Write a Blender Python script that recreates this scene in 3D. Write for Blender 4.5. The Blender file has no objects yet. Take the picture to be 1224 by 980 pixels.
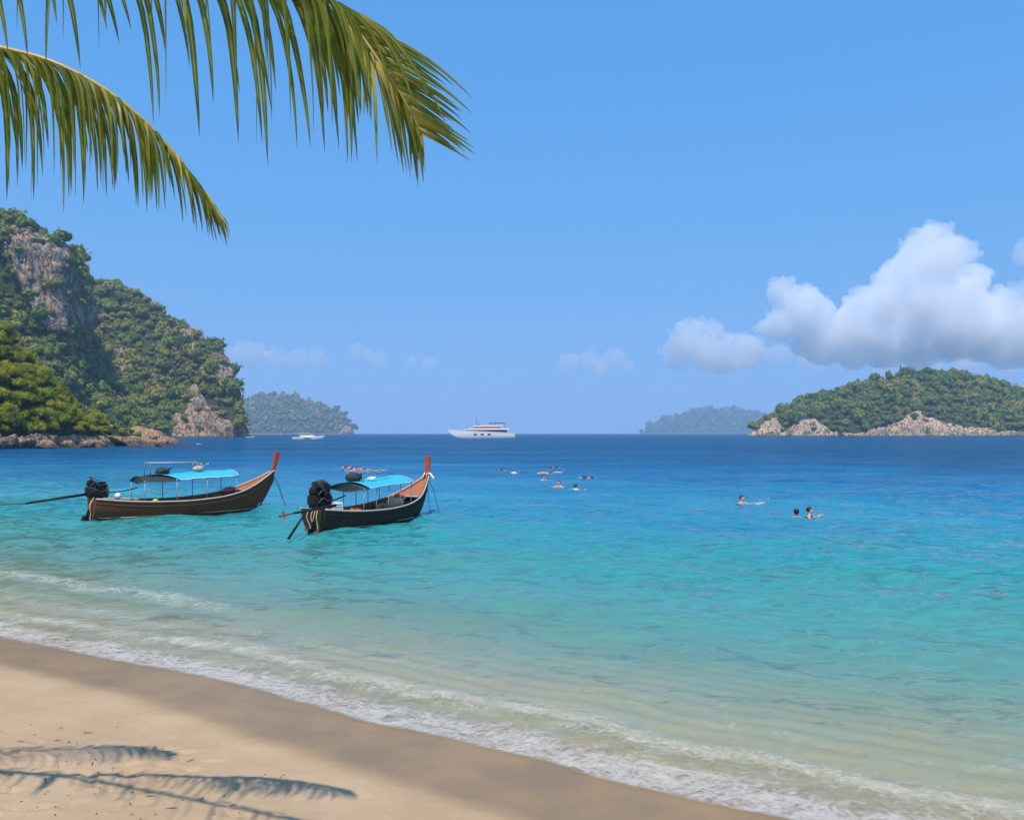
import bpy, bmesh, math, random
import numpy as np
from mathutils import Vector, Matrix

random.seed(11)
rng = np.random.default_rng(11)
scene = bpy.context.scene
COL = scene.collection
R = math.radians

# ------------------------------------------------------------------ camera
FPX, CAMZ = 980.0, 3.6                       # focal length in photo pixels, eye above sea level
PITCH = math.atan(28.0 / FPX)
cam_d = bpy.data.cameras.new('camera')
cam_d.sensor_fit = 'HORIZONTAL'
cam_d.sensor_width = 36.0
cam_d.lens = FPX / 1224.0 * 36.0
cam_d.clip_start, cam_d.clip_end = 0.1, 60000.0
cam = bpy.data.objects.new('camera', cam_d)
COL.objects.link(cam)
cam.location = (0, 0, CAMZ)
cam.rotation_euler = (R(90) + PITCH, 0, 0)
scene.camera = cam

# ------------------------------------------------------------------ sky, sun, exposure
SUN_EL = R(60)
SUN_H = Vector((-0.12, -0.99, 0)).normalized()          # horizontal direction towards the sun
TO_SUN = Vector((SUN_H.x * math.cos(SUN_EL), SUN_H.y * math.cos(SUN_EL), math.sin(SUN_EL)))
world = bpy.data.worlds.new('World')
scene.world = world
world.use_nodes = True
wn, wl = world.node_tree.nodes, world.node_tree.links
wn.clear()
w_out = wn.new('ShaderNodeOutputWorld')
w_bg = wn.new('ShaderNodeBackground')
w_sky = wn.new('ShaderNodeTexSky')
w_sky.sky_type = 'NISHITA'
w_sky.sun_disc = False
w_sky.sun_elevation = SUN_EL
w_sky.sun_rotation = math.atan2(SUN_H.x, SUN_H.y)
w_sky.altitude = 0
w_sky.air_density = 1.0
w_sky.dust_density = 0.15
w_sky.ozone_density = 3.0
w_bg.inputs['Strength'].default_value = 0.15
# colour grade of the whole sky: each channel compressed, which blues the pale horizon
w_sep = wn.new('ShaderNodeSeparateColor')
w_com = wn.new('ShaderNodeCombineColor')
wl.new(w_sky.outputs[0], w_sep.inputs[0])
for ch, (ga, kc) in enumerate(((0.62, 0.37), (2.56, 1.02), (7.0, 1.55))):      # gain * c / (1 + k * c)
    m1 = wn.new('ShaderNodeMath')
    m1.operation = 'MULTIPLY_ADD'
    m1.inputs[1].default_value = kc / ga
    m1.inputs[2].default_value = 1.0 / ga
    m2 = wn.new('ShaderNodeMath')
    m2.operation = 'DIVIDE'
    wl.new(w_sep.outputs[ch], m1.inputs[0])
    wl.new(w_sep.outputs[ch], m2.inputs[0])
    wl.new(m1.outputs[0], m2.inputs[1])
    wl.new(m2.outputs[0], w_com.inputs[ch])
wl.new(w_com.outputs[0], w_bg.inputs['Color'])
wl.new(w_bg.outputs[0], w_out.inputs['Surface'])

sun_d = bpy.data.lights.new('sun', 'SUN')
sun_d.energy = 3.1
sun_d.angle = R(0.53)
sun_d.color = (1.0, 0.93, 0.83)
sun = bpy.data.objects.new('sun', sun_d)
COL.objects.link(sun)
sun.rotation_euler = TO_SUN.to_track_quat('Z', 'Y').to_euler()
sun.location = (0, -20, 40)

vs = scene.view_settings
vs.view_transform = 'Standard'
vs.look = 'None'
vs.exposure = 0.55
vs.gamma = 1.0
vs.use_curve_mapping = False
cy = scene.cycles
cy.use_denoising = True
cy.max_bounces = 18
cy.diffuse_bounces = 3
cy.glossy_bounces = 3
cy.transmission_bounces = 4
cy.volume_bounces = 16
cy.transparent_max_bounces = 16
cy.volume_max_steps = 64
cy.sample_clamp_indirect = 8.0

# ------------------------------------------------------------------ helpers
CP, SP = math.cos(PITCH), math.sin(PITCH)
def at(px, py, d):
    """world point seen at photo pixel (px, py) standing d metres ahead"""
    cx, cyy = (px - 612.0) / FPX, (490.0 - py) / FPX
    t = d / (CP - cyy * SP)
    return Vector((cx * t, d, CAMZ + (SP + cyy * CP) * t))
def on_level(px, py, z=0.0):
    cx, cyy = (px - 612.0) / FPX, (490.0 - py) / FPX
    t = (z - CAMZ) / (SP + cyy * CP)
    return Vector((cx * t, (CP - cyy * SP) * t, z))
def to_px(P):
    P = np.asarray(P, float)
    x, y, z = P[..., 0], P[..., 1], P[..., 2] - CAMZ
    dep = y * CP + z * SP
    up = -y * SP + z * CP
    return 612 + FPX * x / dep, 490 - FPX * up / dep

def _hash(ix, iy, iz):
    h = (ix * 374761393 + iy * 668265263 + iz * 2147483647 + 1013904223) & 0xFFFFFFFF
    h = ((h ^ (h >> 13)) * 1274126177) & 0xFFFFFFFF
    h = ((h ^ (h >> 16)) * 2246822519) & 0xFFFFFFFF
    return (h ^ (h >> 15)) & 0xFFFFFFFF
def noise3(p):
    """gradient noise, about -1..1"""
    p = np.asarray(p, float)
    i = np.floor(p).astype(np.int64)
    f = p - i
    u = f * f * f * (f * (f * 6 - 15) + 10)
    out = 0
    for dx in (0, 1):
        for dy in (0, 1):
            for dz in (0, 1):
                h = _hash(i[..., 0] + dx, i[..., 1] + dy, i[..., 2] + dz)
                gx = (h & 1023) / 511.5 - 1
                gy = ((h >> 10) & 1023) / 511.5 - 1
                gz = ((h >> 20) & 1023) / 511.5 - 1
                w = ((u[..., 0] if dx else 1 - u[..., 0]) * (u[..., 1] if dy else 1 - u[..., 1])
                     * (u[..., 2] if dz else 1 - u[..., 2]))
                out = out + w * (gx * (f[..., 0] - dx) + gy * (f[..., 1] - dy) + gz * (f[..., 2] - dz))
    return out * 1.4
def fbm(p, octv=4, gain=0.5, ridged=False):
    p = np.asarray(p, float)
    a, tot, out = 1.0, 0.0, 0
    for o in range(octv):
        n = noise3(p * (2.03 ** o) + o * 17.3)
        if ridged:
            n = 1 - 2 * np.abs(n)
        out = out + a * n
        tot += a
        a *= gain
    return out / tot
def sstep(a, b, x):
    t = np.clip((x - a) / (b - a), 0, 1)
    return t * t * (3 - 2 * t)

def link(name, me, mat=None, parent=None, smooth=False, **props):
    o = bpy.data.objects.new(name, me)
    COL.objects.link(o)
    if mat is not None and len(me.materials) == 0:
        me.materials.append(mat)
    if smooth and len(me.polygons):
        me.polygons.foreach_set('use_smooth', np.ones(len(me.polygons), bool))
    if parent is not None:
        o.parent = parent
    for k, v in props.items():
        o[k] = v
    return o
def np_mesh(name, verts, faces, attrs=None):
    """verts (N,3); faces (M,3) or (M,4) numpy"""
    me = bpy.data.meshes.new(name)
    verts = np.asarray(verts, np.float32)
    faces = np.asarray(faces, np.int32)
    n = faces.shape[1]
    me.vertices.add(len(verts))
    me.vertices.foreach_set('co', verts.ravel())
    me.loops.add(faces.size)
    me.loops.foreach_set('vertex_index', faces.ravel())
    me.polygons.add(len(faces))
    me.polygons.foreach_set('loop_start', np.arange(0, faces.size, n, dtype=np.int32))
    if attrs:
        for k, v in attrs.items():
            a = me.attributes.new(k, 'FLOAT', 'POINT')
            a.data.foreach_set('value', np.asarray(v, np.float32))
    me.update(calc_edges=True)
    me.validate()
    return me
def grid_faces(nr, nc):
    r, c = np.meshgrid(np.arange(nr - 1), np.arange(nc - 1), indexing='ij')
    a = (r * nc + c).ravel()
    return np.stack([a, a + 1, a + nc + 1, a + nc], 1)
def thing(name, label, cat, loc=(0, 0, 0), rz=0.0, group=None):
    o = bpy.data.objects.new(name, None)
    COL.objects.link(o)
    o.empty_display_size = 0.3
    o.location = loc
    o.rotation_euler = (0, 0, rz)
    return tag(o, label, cat, group)
def tag(o, label, cat, group=None):
    o['label'] = label
    o['category'] = cat
    if group:
        o['group'] = group
    return o

# small shape collector: every shape goes into one mesh
class MB:
    def __init__(self):
        self.v, self.f = [], []
    def add(self, vs_, fs_):
        b = len(self.v)
        self.v += [tuple(p) for p in vs_]
        self.f += [tuple(i + b for i in f) for f in fs_]
        return self
    def box(self, c, s, rot=None, taper=1.0):
        pts = []
        for sz in (-1, 1):
            k = taper if sz > 0 else 1.0
            for sx, sy in ((-1, -1), (1, -1), (1, 1), (-1, 1)):
                p = Vector((sx * s[0] / 2 * k, sy * s[1] / 2 * k, sz * s[2] / 2))
                if rot is not None:
                    p = rot @ p
                pts.append(p + Vector(c))
        return self.add(pts, [(3, 2, 1, 0), (4, 5, 6, 7), (0, 1, 5, 4), (1, 2, 6, 5), (2, 3, 7, 6), (3, 0, 4, 7)])
    def tube(self, path, r, n=8, cap=True):
        path = [Vector(p) for p in path]
        rs = r if isinstance(r, (list, tuple)) else [r] * len(path)
        vs_, fs_ = [], []
        ref = None
        for i, p in enumerate(path):
            t = (path[min(i + 1, len(path) - 1)] - path[max(i - 1, 0)]).normalized()
            if ref is None:
                ref = t.orthogonal().normalized()
            ref = (ref - t * ref.dot(t))
            ref = ref.normalized() if ref.length > 1e-6 else t.orthogonal().normalized()
            b = t.cross(ref)
            for k in range(n):
                a = 2 * math.pi * k / n
                vs_.append(p + (ref * math.cos(a) + b * math.sin(a)) * rs[i])
        for i in range(len(path) - 1):
            for k in range(n):
                k2 = (k + 1) % n
                fs_.append((i * n + k, i * n + k2, (i + 1) * n + k2, (i + 1) * n + k))
        if cap:
            fs_.append(tuple(reversed(range(n))))
            e = (len(path) - 1) * n
            fs_.append(tuple(range(e, e + n)))
        return self.add(vs_, fs_)
    def cyl(self, a, b, r, n=14, r2=None):
        return self.tube([a, b], [r, r if r2 is None else r2], n)
    def ball(self, c, r, n=10, m=7, jit=0.0):
        c = Vector(c)
        r = Vector(r) if hasattr(r, '__len__') else Vector((r, r, r))
        vs_, fs_ = [c + Vector((0, 0, r.z))], []
        for j in range(1, m):
            th = math.pi * j / m
            for k in range(n):
                a = 2 * math.pi * k / n
                q = 1 + random.uniform(-jit, jit)
                vs_.append(c + Vector((r.x * math.sin(th) * math.cos(a) * q, r.y * math.sin(th) * math.sin(a) * q, r.z * math.cos(th) * q)))
        vs_.append(c - Vector((0, 0, r.z)))
        for k in range(n):
            fs_.append((0, 1 + k, 1 + (k + 1) % n))
        for j in range(m - 2):
            for k in range(n):
                a, b = 1 + j * n + k, 1 + j * n + (k + 1) % n
                fs_.append((a, a + n, b + n, b))
        e = len(vs_) - 1
        for k in range(n):
            fs_.append((e, 1 + (m - 2) * n + (k + 1) % n, 1 + (m - 2) * n + k))
        return self.add(vs_, fs_)
    def sheet(self, rows):
        nr, nc = len(rows), len(rows[0])
        return self.add([p for r_ in rows for p in r_],
                        [(i * nc + j, i * nc + j + 1, (i + 1) * nc + j + 1, (i + 1) * nc + j) for i in range(nr - 1) for j in range(nc - 1)])
    def slab(self, rows, th):
        """a sheet with thickness th along -z"""
        nr, nc = len(rows), len(rows[0])
        top = [Vector(p) for r_ in rows for p in r_]
        bot = [p - Vector((0, 0, th)) for p in top]
        n = len(top)
        fs_ = []
        for i in range(nr - 1):
            for j in range(nc - 1):
                q = (i * nc + j, i * nc + j + 1, (i + 1) * nc + j + 1, (i + 1) * nc + j)
                fs_ += [q, tuple(k + n for k in reversed(q))]
        ring = [j for j in range(nc)] + [i * nc + nc - 1 for i in range(1, nr)] + [(nr - 1) * nc + j for j in range(nc - 2, -1, -1)] + [i * nc for i in range(nr - 2, 0, -1)]
        for k in range(len(ring)):
            a, b = ring[k], ring[(k + 1) % len(ring)]
            fs_.append((b, a, a + n, b + n))
        return self.add(top + bot, fs_)
    def build(self, name, mat, parent=None, smooth=False, bevel=0.0, **props):
        me = bpy.data.meshes.new(name)
        me.from_pydata(self.v, [], self.f)
        bm = bmesh.new()
        bm.from_mesh(me)
        bmesh.ops.recalc_face_normals(bm, faces=bm.faces)
        if bevel > 0:
            bmesh.ops.bevel(bm, geom=[e for e in bm.edges if e.is_manifold and e.calc_face_angle(0) > 0.6], offset=bevel, segments=1, affect='EDGES')
        bm.to_mesh(me)
        bm.free()
        me.update()
        return link(name, me, mat, parent, smooth, **props)

# ------------------------------------------------------------------ materials
class NT:
    def __init__(self, name):
        self.m = bpy.data.materials.new(name)
        self.m.use_nodes = True
        self.t = self.m.node_tree
        self.t.nodes.clear()
        self.out = self.t.nodes.new('ShaderNodeOutputMaterial')
    def n(self, kind, **kw):
        nd = self.t.nodes.new('ShaderNode' + kind)
        for k, v in kw.items():
            if k in nd.inputs.keys() if hasattr(nd.inputs, 'keys') else False:
                self.put(nd.inputs[k], v)
            else:
                setattr(nd, k, v)
        return nd
    def put(self, sock, v):
        if hasattr(v, 'is_linked') or isinstance(v, bpy.types.NodeSocket):
            self.t.links.new(v, sock)
        elif hasattr(v, '__len__') and sock.type == 'RGBA' and len(v) == 3:
            sock.default_value = (*v, 1)
        else:
            sock.default_value = v
    def math(self, op, a, b=None, c=None, clamp=False):
        nd = self.t.nodes.new('ShaderNodeMath')
        nd.operation = op
        nd.use_clamp = clamp
        for i, x in enumerate((a, b, c)):
            if x is not None:
                self.put(nd.inputs[i], x)
        return nd.outputs[0]
    def vmath(self, op, a, b=None, scale=None):
        nd = self.t.nodes.new('ShaderNodeVectorMath')
        nd.operation = op
        self.put(nd.inputs[0], a)
        if b is not None:
            self.put(nd.inputs[1], b)
        if scale is not None:
            self.put(nd.inputs['Scale'], scale)
        return nd.outputs[0]
    def noise(self, vec, scale, detail=4.0, rough=0.55, dist=0.0, out=0):
        nd = self.t.nodes.new('ShaderNodeTexNoise')
        if vec is not None:
            self.put(nd.inputs['Vector'], vec)
        nd.inputs['Scale'].default_value = scale
        nd.inputs['Detail'].default_value = detail
        nd.inputs['Roughness'].default_value = rough
        nd.inputs['Distortion'].default_value = dist
        return nd.outputs[out]
    def attr(self, name, out='Fac'):
        nd = self.t.nodes.new('ShaderNodeAttribute')
        nd.attribute_name = name
        return nd.outputs[out]
    def ramp(self, fac, stops, interp='LINEAR'):
        nd = self.t.nodes.new('ShaderNodeValToRGB')
        nd.color_ramp.interpolation = interp
        el = nd.color_ramp.elements
        while len(el) < len(stops):
            el.new(0.5)
        for e, (p, c) in zip(el, stops):
            e.position = p
            e.color = (*c, 1) if hasattr(c, '__len__') else (c, c, c, 1)
        self.put(nd.inputs[0], fac)
        return nd.outputs[0]
    def maprange(self, v, a, b, c=0.0, d=1.0, smooth=True):
        nd = self.t.nodes.new('ShaderNodeMapRange')
        nd.interpolation_type = 'SMOOTHSTEP' if smooth else 'LINEAR'
        for i, x in enumerate((v, a, b, c, d)):
            self.put(nd.inputs[i], x)
        return nd.outputs[0]
    def mixc(self, fac, a, b, mode='MIX'):
        nd = self.t.nodes.new('ShaderNodeMix')
        nd.data_type = 'RGBA'
        nd.blend_type = mode
        nd.clamp_factor = True
        self.put(nd.inputs[0], fac)
        self.put(nd.inputs[6], a)
        self.put(nd.inputs[7], b)
        return nd.outputs[2]
    def mixs(self, fac, a, b):
        nd = self.t.nodes.new('ShaderNodeMixShader')
        self.put(nd.inputs[0], fac)
        self.t.links.new(a, nd.inputs[1])
        self.t.links.new(b, nd.inputs[2])
        return nd.outputs[0]
    def pos(self):
        return self.t.nodes.new('ShaderNodeNewGeometry').outputs['Position']
    def obj(self):
        return self.t.nodes.new('ShaderNodeTexCoord').outputs['Object']
    def bump(self, h, strength=0.5, dist=0.1, normal=None):
        nd = self.t.nodes.new('ShaderNodeBump')
        nd.inputs['Strength'].default_value = strength
        nd.inputs['Distance'].default_value = dist
        self.put(nd.inputs['Height'], h)
        if normal is not None:
            self.put(nd.inputs['Normal'], normal)
        return nd.outputs[0]
    def bsdf(self, color, rough=0.6, normal=None, spec=0.4, metal=0.0):
        nd = self.t.nodes.new('ShaderNodeBsdfPrincipled')
        self.put(nd.inputs['Base Color'], color)
        self.put(nd.inputs['Roughness'], rough)
        nd.inputs['Metallic'].default_value = metal
        self.put(nd.inputs['Specular IOR Level'], spec)
        if normal is not None:
            self.put(nd.inputs['Normal'], normal)
        return nd.outputs[0]
    def done(self, sh, vol=None):
        if sh is not None:
            self.t.links.new(sh, self.out.inputs['Surface'])
        if vol is not None:
            self.t.links.new(vol, self.out.inputs['Volume'])
        return self.m

def paint(name, col, rough=0.5, wear=0.35, scale=3.0, dark=0.45, bump=0.15, spec=0.4, metal=0.0):
    """worn paint, wood, cloth: base colour with blotches and a little relief"""
    t = NT(name)
    p = t.obj()
    n1 = t.noise(p, scale, 6, 0.65)
    n2 = t.noise(p, scale * 7, 4, 0.6)
    c2 = tuple(x * dark for x in col)
    f = t.maprange(n1, 0.45, 0.75, 0.0, wear)
    c = t.mixc(f, col, c2)
    c = t.mixc(t.maprange(n2, 0.35, 0.7, 0.0, wear * 0.5), c, tuple(min(1, x * 1.25 + 0.01) for x in col))
    r = t.math('ADD', rough - 0.08, t.math('MULTIPLY', n2, 0.16))
    return t.done(t.bsdf(c, r, t.bump(n2, bump, 0.01), spec, metal))
# ------------------------------------------------------------------ the shore line, the beach and the sea
def curve_from_px(pts, z):
    P = np.array([on_level(a, b, z)[:2] for a, b in pts])
    # smooth resample
    t = np.concatenate([[0], np.cumsum(np.linalg.norm(np.diff(P, axis=0), axis=1))])
    tt = np.linspace(0, t[-1], 60)
    Q = np.stack([np.interp(tt, t, P[:, k]) for k in (0, 1)], 1)
    for _ in range(4):
        Q[1:-1] = 0.25 * Q[:-2] + 0.5 * Q[1:-1] + 0.25 * Q[2:]
    a = Q[0] + (Q[0] - Q[6]) / np.linalg.norm(Q[0] - Q[6]) * 60
    b = Q[-1] + (Q[-1] - Q[-7]) / np.linalg.norm(Q[-1] - Q[-7]) * 60
    return np.vstack([a, Q, b])
SHORE = curve_from_px([(0, 762), (100, 782), (200, 800), (300, 822), (380, 845), (430, 860), (480, 872), (560, 888), (640, 906),
                       (700, 925), (750, 942), (830, 955), (900, 970), (960, 984)], 0.0)
WET = curve_from_px([(0, 794), (100, 817), (200, 846), (300, 880), (380, 905), (430, 922), (500, 946), (560, 963), (640, 988)], 0.10)
def signed(P2, L):
    """signed distance to a polyline, positive on the sea side"""
    P2 = np.asarray(P2, float)
    best = np.full(len(P2), 1e18)
    sgn = np.ones(len(P2))
    for a, b in zip(L[:-1], L[1:]):
        d = b - a
        t = np.clip(((P2 - a) @ d) / (d @ d), 0, 1)
        q = P2 - (a + t[:, None] * d)
        dd = (q ** 2).sum(1)
        cr = d[0] * (P2[:, 1] - a[1]) - d[1] * (P2[:, 0] - a[0])
        m = dd < best
        best[m] = dd[m]
        sgn[m] = np.sign(cr[m])
    return np.sqrt(best) * sgn
def bed_z(s):
    t = np.maximum(-s, 0)
    up = np.where(t < 6, 0.07 * t + 0.008 * t * t, 0.42 + 0.288 + (t - 6) * 0.17)
    up = np.minimum(up, 1.9 + 0.02 * t)
    dn = np.interp(np.maximum(s, 0), [0, 2, 5, 12, 28, 60, 200], [0, 0.17, 0.42, 1.05, 2.2, 4.2, 6.0])
    return np.where(s > 0, -dn, up)
def water_depth(s):
    return np.interp(np.maximum(s, 0), [0, 2, 5, 12, 28, 70, 130, 400], [0, 0.17, 0.42, 1.05, 2.3, 6.0, 12.0, 16.0])

# sand -------------------------------------------------------------
def sand_material():
    t = NT('sand')
    p = t.pos()
    wet = t.attr('wet')
    n_big = t.noise(p, 0.9, 5, 0.6)
    n_mid = t.noise(p, 6.0, 5, 0.65)
    n_fine = t.noise(p, 120.0, 3, 0.7)
    dry = t.mixc(t.maprange(n_big, 0.3, 0.7), (0.54, 0.368, 0.212), (0.46, 0.308, 0.172))
    dry = t.mixc(t.maprange(n_fine, 0.42, 0.75, 0, 0.42), dry, (0.27, 0.19, 0.13))
    dry = t.mixc(t.maprange(n_mid, 0.55, 0.75, 0, 0.35), dry, (0.58, 0.43, 0.30))
    wetc = t.mixc(t.maprange(n_big, 0.35, 0.65), (0.325, 0.198, 0.082), (0.25, 0.163, 0.086))
    edge = t.math('ADD', wet, t.math('MULTIPLY', t.math('SUBTRACT', n_mid, 0.5), 0.25))
    w = t.maprange(edge, 0.12, 0.85)
    c = t.mixc(w, dry, wetc)
    under = t.attr('under')
    c = t.mixc(under, c, t.mixc(n_mid, (0.52, 0.40, 0.25), (0.40, 0.305, 0.19)))      # clean pale sand of the sea bed
    # dark bits of leaf and bark trodden into the dry sand near the palm
    sp = t.noise(p, 14.0, 2, 0.5)
    lit = t.math('MULTIPLY', t.maprange(sp, 0.69, 0.73), t.attr('litter'))
    c = t.mixc(t.math('MULTIPLY', lit, 0.5), c, (0.10, 0.065, 0.04))
    rough = t.math('ADD', t.maprange(w, 0, 1, 0.9, 0.36), t.math('MULTIPLY', t.math('SUBTRACT', n_big, 0.5), 0.3))
    h = t.math('ADD', t.math('MULTIPLY', n_fine, 0.25), t.math('MULTIPLY', n_mid, 0.8))
    bs = t.maprange(w, 0, 1, 1.0, 0.12)
    nd = t.t.nodes.new('ShaderNodeBump')
    nd.inputs['Distance'].default_value = 0.02
    t.put(nd.inputs['Height'], h)
    t.put(nd.inputs['Strength'], t.math('MULTIPLY', bs, 0.6))
    return t.done(t.bsdf(c, rough, nd.outputs[0], 0.18))
xs = np.concatenate([np.linspace(-95, -14, 50)[:-1], np.linspace(-14, 12, 390), np.linspace(12, 75, 40)[1:]])
ys = np.concatenate([np.linspace(-14, 4, 50)[:-1], np.linspace(4, 15, 260), np.linspace(15, 90, 60)[1:]])
X, Y = np.meshgrid(xs, ys)
P2 = np.stack([X.ravel(), Y.ravel()], 1)
s = signed(P2, SHORE)
wetd = signed(P2, WET)
Pn = np.column_stack([P2, np.zeros(len(P2))])
z = bed_z(s)
dryf = sstep(0.0, -0.5, wetd)
z = z + dryf * (0.028 * fbm(Pn * 0.9, 4) + 0.010 * fbm(Pn * 4.0, 3))
z = z + sstep(0.3, 2.0, s) * 0.018 * np.sin((s + 0.5 * fbm(Pn * 0.5, 3)) * 11.0)        # sand ripples under the water
# shallow footprints scattered along the dry beach at lower left
for k in range(46):
    c = on_level(random.uniform(-60, 300), random.uniform(868, 978), 0.38)
    a = random.uniform(0, math.pi)
    ca, sa = math.cos(a), math.sin(a)
    dx, dy = P2[:, 0] - c.x, P2[:, 1] - c.y
    u, v = (dx * ca + dy * sa) / 0.13, (-dx * sa + dy * ca) / 0.06
    q = np.sqrt(u * u + v * v)
    z = z + dryf * np.where(q < 2.2, -0.032 * np.exp(-(q / 0.8) ** 4) + 0.012 * np.exp(-((q - 1.4) / 0.35) ** 2), 0)
ppx, ppy = to_px(np.column_stack([P2, z]))
litter = sstep(420, 60, ppx) * sstep(845, 900, ppy) * (Y.ravel() > 1)
me = np_mesh('beach', np.column_stack([P2, z]), grid_faces(len(ys), len(xs)),
             {'wet': sstep(-0.55, 0.50, wetd + 0.14 * fbm(Pn * 0.7 + 3, 4) + 0.03 * fbm(Pn * 5, 2)), 'litter': litter, 'under': sstep(0.1, 1.6, s)})
link('beach', me, sand_material(), None, True, kind='structure')
SAND = (P2, z)
def sand_z(x, y):
    return float(bed_z(signed(np.array([[x, y]]), SHORE))[0])

# dry leaf scraps, bark and shell bits lying on the sand by the palm
g = random.Random(31)
mb = MB()
for k in range(75):
    px, py = g.triangular(-40, 420, 40), g.uniform(852, 985)
    c = on_level(px, py, 0.35)
    if signed(np.array([[c.x, c.y]]), WET)[0] > -0.15:
        continue
    i = int(np.argmin((SAND[0][:, 0] - c.x) ** 2 + (SAND[0][:, 1] - c.y) ** 2))
    zz = SAND[1][i]
    a = g.uniform(0, 6.28)
    ln, w = g.choice((0.010, 0.014, 0.018, 0.022, 0.05)) * g.uniform(0.7, 1.3), g.uniform(0.004, 0.008)
    d, e = Vector((math.cos(a), math.sin(a), 0)), Vector((-math.sin(a), math.cos(a), 0))
    o_ = Vector((c.x, c.y, zz + 0.004))
    mb.add([o_ - d * ln, o_ - d * ln * 0.3 + e * w + Vector((0, 0, .008)), o_ + d * ln * 0.4 + e * w * 0.8 + Vector((0, 0, .006)), o_ + d * ln, o_ + d * ln * 0.3 - e * w + Vector((0, 0, .004)), o_ - d * ln * 0.4 - e * w * 0.8],
           [(0, 1, 2, 3, 4, 5)])
mb.build('beach_litter', paint('dry_leaf', (0.20, 0.125, 0.07), 0.9, 0.6, 9.0, 0.5), None, kind='stuff')

# sea --------------------------------------------------------------
def sea_material():
    t = NT('sea_water')
    p = t.pos()
    depth = t.attr('depth')
    foam_a = t.attr('foam')
    geo = t.t.nodes.new('ShaderNodeNewGeometry').outputs['Normal']
    # wavelets tilt the surface; the tilt is given directly so that it holds at any distance
    st = t.vmath('MULTIPLY', p, (0.55, 1.0, 1.0))
    gust = t.noise(t.vmath('MULTIPLY', p, (0.25, 1.0, 1.0)), 0.035, 3, 0.6)
    gust = t.maprange(gust, 0.3, 0.7, 0.5, 1.5)
    tilt = None
    for sc, amp, det in ((0.6, 0.24, 2), (2.0, 0.85, 3), (6.5, 0.75, 3)):
        n = t.noise(t.vmath('ADD', st, (sc * 31.7, sc * 7.1, 0)), sc, det, 0.6, 0.3, out=1)
        v = t.vmath('MULTIPLY', t.vmath('SUBTRACT', n, (0.5, 0.5, 0.5)), (amp * 1.1, amp * 1.8, 0))
        tilt = v if tilt is None else t.vmath('ADD', tilt, v)
    calm = t.maprange(depth, 0.0, 1.3, 0.55, 1.0)
    tilt = t.vmath('SCALE', tilt, scale=t.math('MULTIPLY', gust, calm))
    nrm = t.vmath('NORMALIZE', t.vmath('ADD', geo, tilt))
    # colour of the water column by depth
    patch = t.noise(t.vmath('MULTIPLY', p, (0.5, 1.0, 1.0)), 0.09, 4, 0.6)
    dv = t.math('MULTIPLY', depth, t.maprange(patch, 0.25, 0.75, 0.5, 1.6, False))
    lg = t.math('DIVIDE', t.math('LOGARITHM', t.math('ADD', dv, 0.12), 2.0), 7.0)
    lg = t.math('ADD', lg, 0.44)              # 0.12 m -> .006, 1 -> .46, 2 -> .60, 4 -> .73, 8 -> .87, 16 -> 1.01
    col = t.ramp(lg, [(0.0, (0.30, 0.36, 0.24)), (0.22, (0.16, 0.39, 0.30)), (0.38, (0.080, 0.37, 0.32)), (0.50, (0.036, 0.315, 0.315)),
                      (0.63, (0.024, 0.215, 0.325)), (0.78, (0.010, 0.128, 0.27)), (0.91, (0.004, 0.082, 0.190)), (1.0, (0.003, 0.068, 0.158))])
    ripple = t.noise(t.vmath('MULTIPLY', p, (0.45, 1.0, 1.0)), 3.2, 3, 0.6, 0.6)
    # sand stirred up by the wash
    stir = t.noise(t.vmath('MULTIPLY', p, (0.5, 1.0, 1.0)), 1.3, 5, 0.65, 0.8)
    stir = t.math('MULTIPLY', t.maprange(stir, 0.42, 0.68), t.attr('swash'))
    col = t.mixc(t.math('MULTIPLY', stir, 0.6), col, (0.42, 0.285, 0.165))
    dif = t.t.nodes.new('ShaderNodeBsdfDiffuse')
    t.put(dif.inputs['Color'], col)
    t.put(dif.inputs['Normal'], nrm)
    tr = t.t.nodes.new('ShaderNodeBsdfTransparent')
    tr.inputs[0].default_value = (0.93, 0.99, 0.97, 1)
    a = t.math('SUBTRACT', 1.0, t.math('POWER', 2.718, t.math('MULTIPLY', dv, -1.35)))
    a = t.math('MULTIPLY', a, t.maprange(ripple, 0.3, 0.75, 0.82, 1.12), clamp=True)
    a = t.math('MAXIMUM', a, t.maprange(depth, 1.2, 2.6), clamp=True)
    a = t.math('MAXIMUM', a, t.math('MULTIPLY', stir, 0.4))
    body = t.mixs(a, tr.outputs[0], dif.outputs[0])
    gl = t.t.nodes.new('ShaderNodeBsdfGlossy')
    gl.inputs['Roughness'].default_value = 0.12
    gl.inputs['Color'].default_value = (1, 1, 1, 1)
    t.put(gl.inputs['Normal'], nrm)
    fr = t.t.nodes.new('ShaderNodeFresnel')
    fr.inputs['IOR'].default_value = 1.33
    t.put(fr.inputs['Normal'], nrm)
    sh = t.mixs(t.math('MULTIPLY', fr.outputs[0], t.maprange(depth, 1.0, 7.0, 0.62, 0.30)), body, gl.outputs[0])
    # foam: a lace of small bubbles, thick where the foam attribute is high
    wv = t.vmath('ADD', p, t.vmath('SCALE', t.vmath('SUBTRACT', t.noise(p, 1.6, 3, 0.6, out=1), (0.5, 0.5, 0.5)), scale=0.9))
    f1 = t.noise(t.vmath('MULTIPLY', wv, (0.55, 1.0, 1.0)), 4.5, 7, 0.74, 0.8)
    vo = t.t.nodes.new('ShaderNodeTexVoronoi')
    vo.feature = 'DISTANCE_TO_EDGE'
    vo.inputs['Scale'].default_value = 9.0
    t.put(vo.inputs['Vector'], t.vmath('MULTIPLY', wv, (0.6, 1.0, 1.0)))
    lace = t.math('SUBTRACT', 0.75, t.math('MULTIPLY', vo.outputs['Distance'], 2.6))
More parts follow.
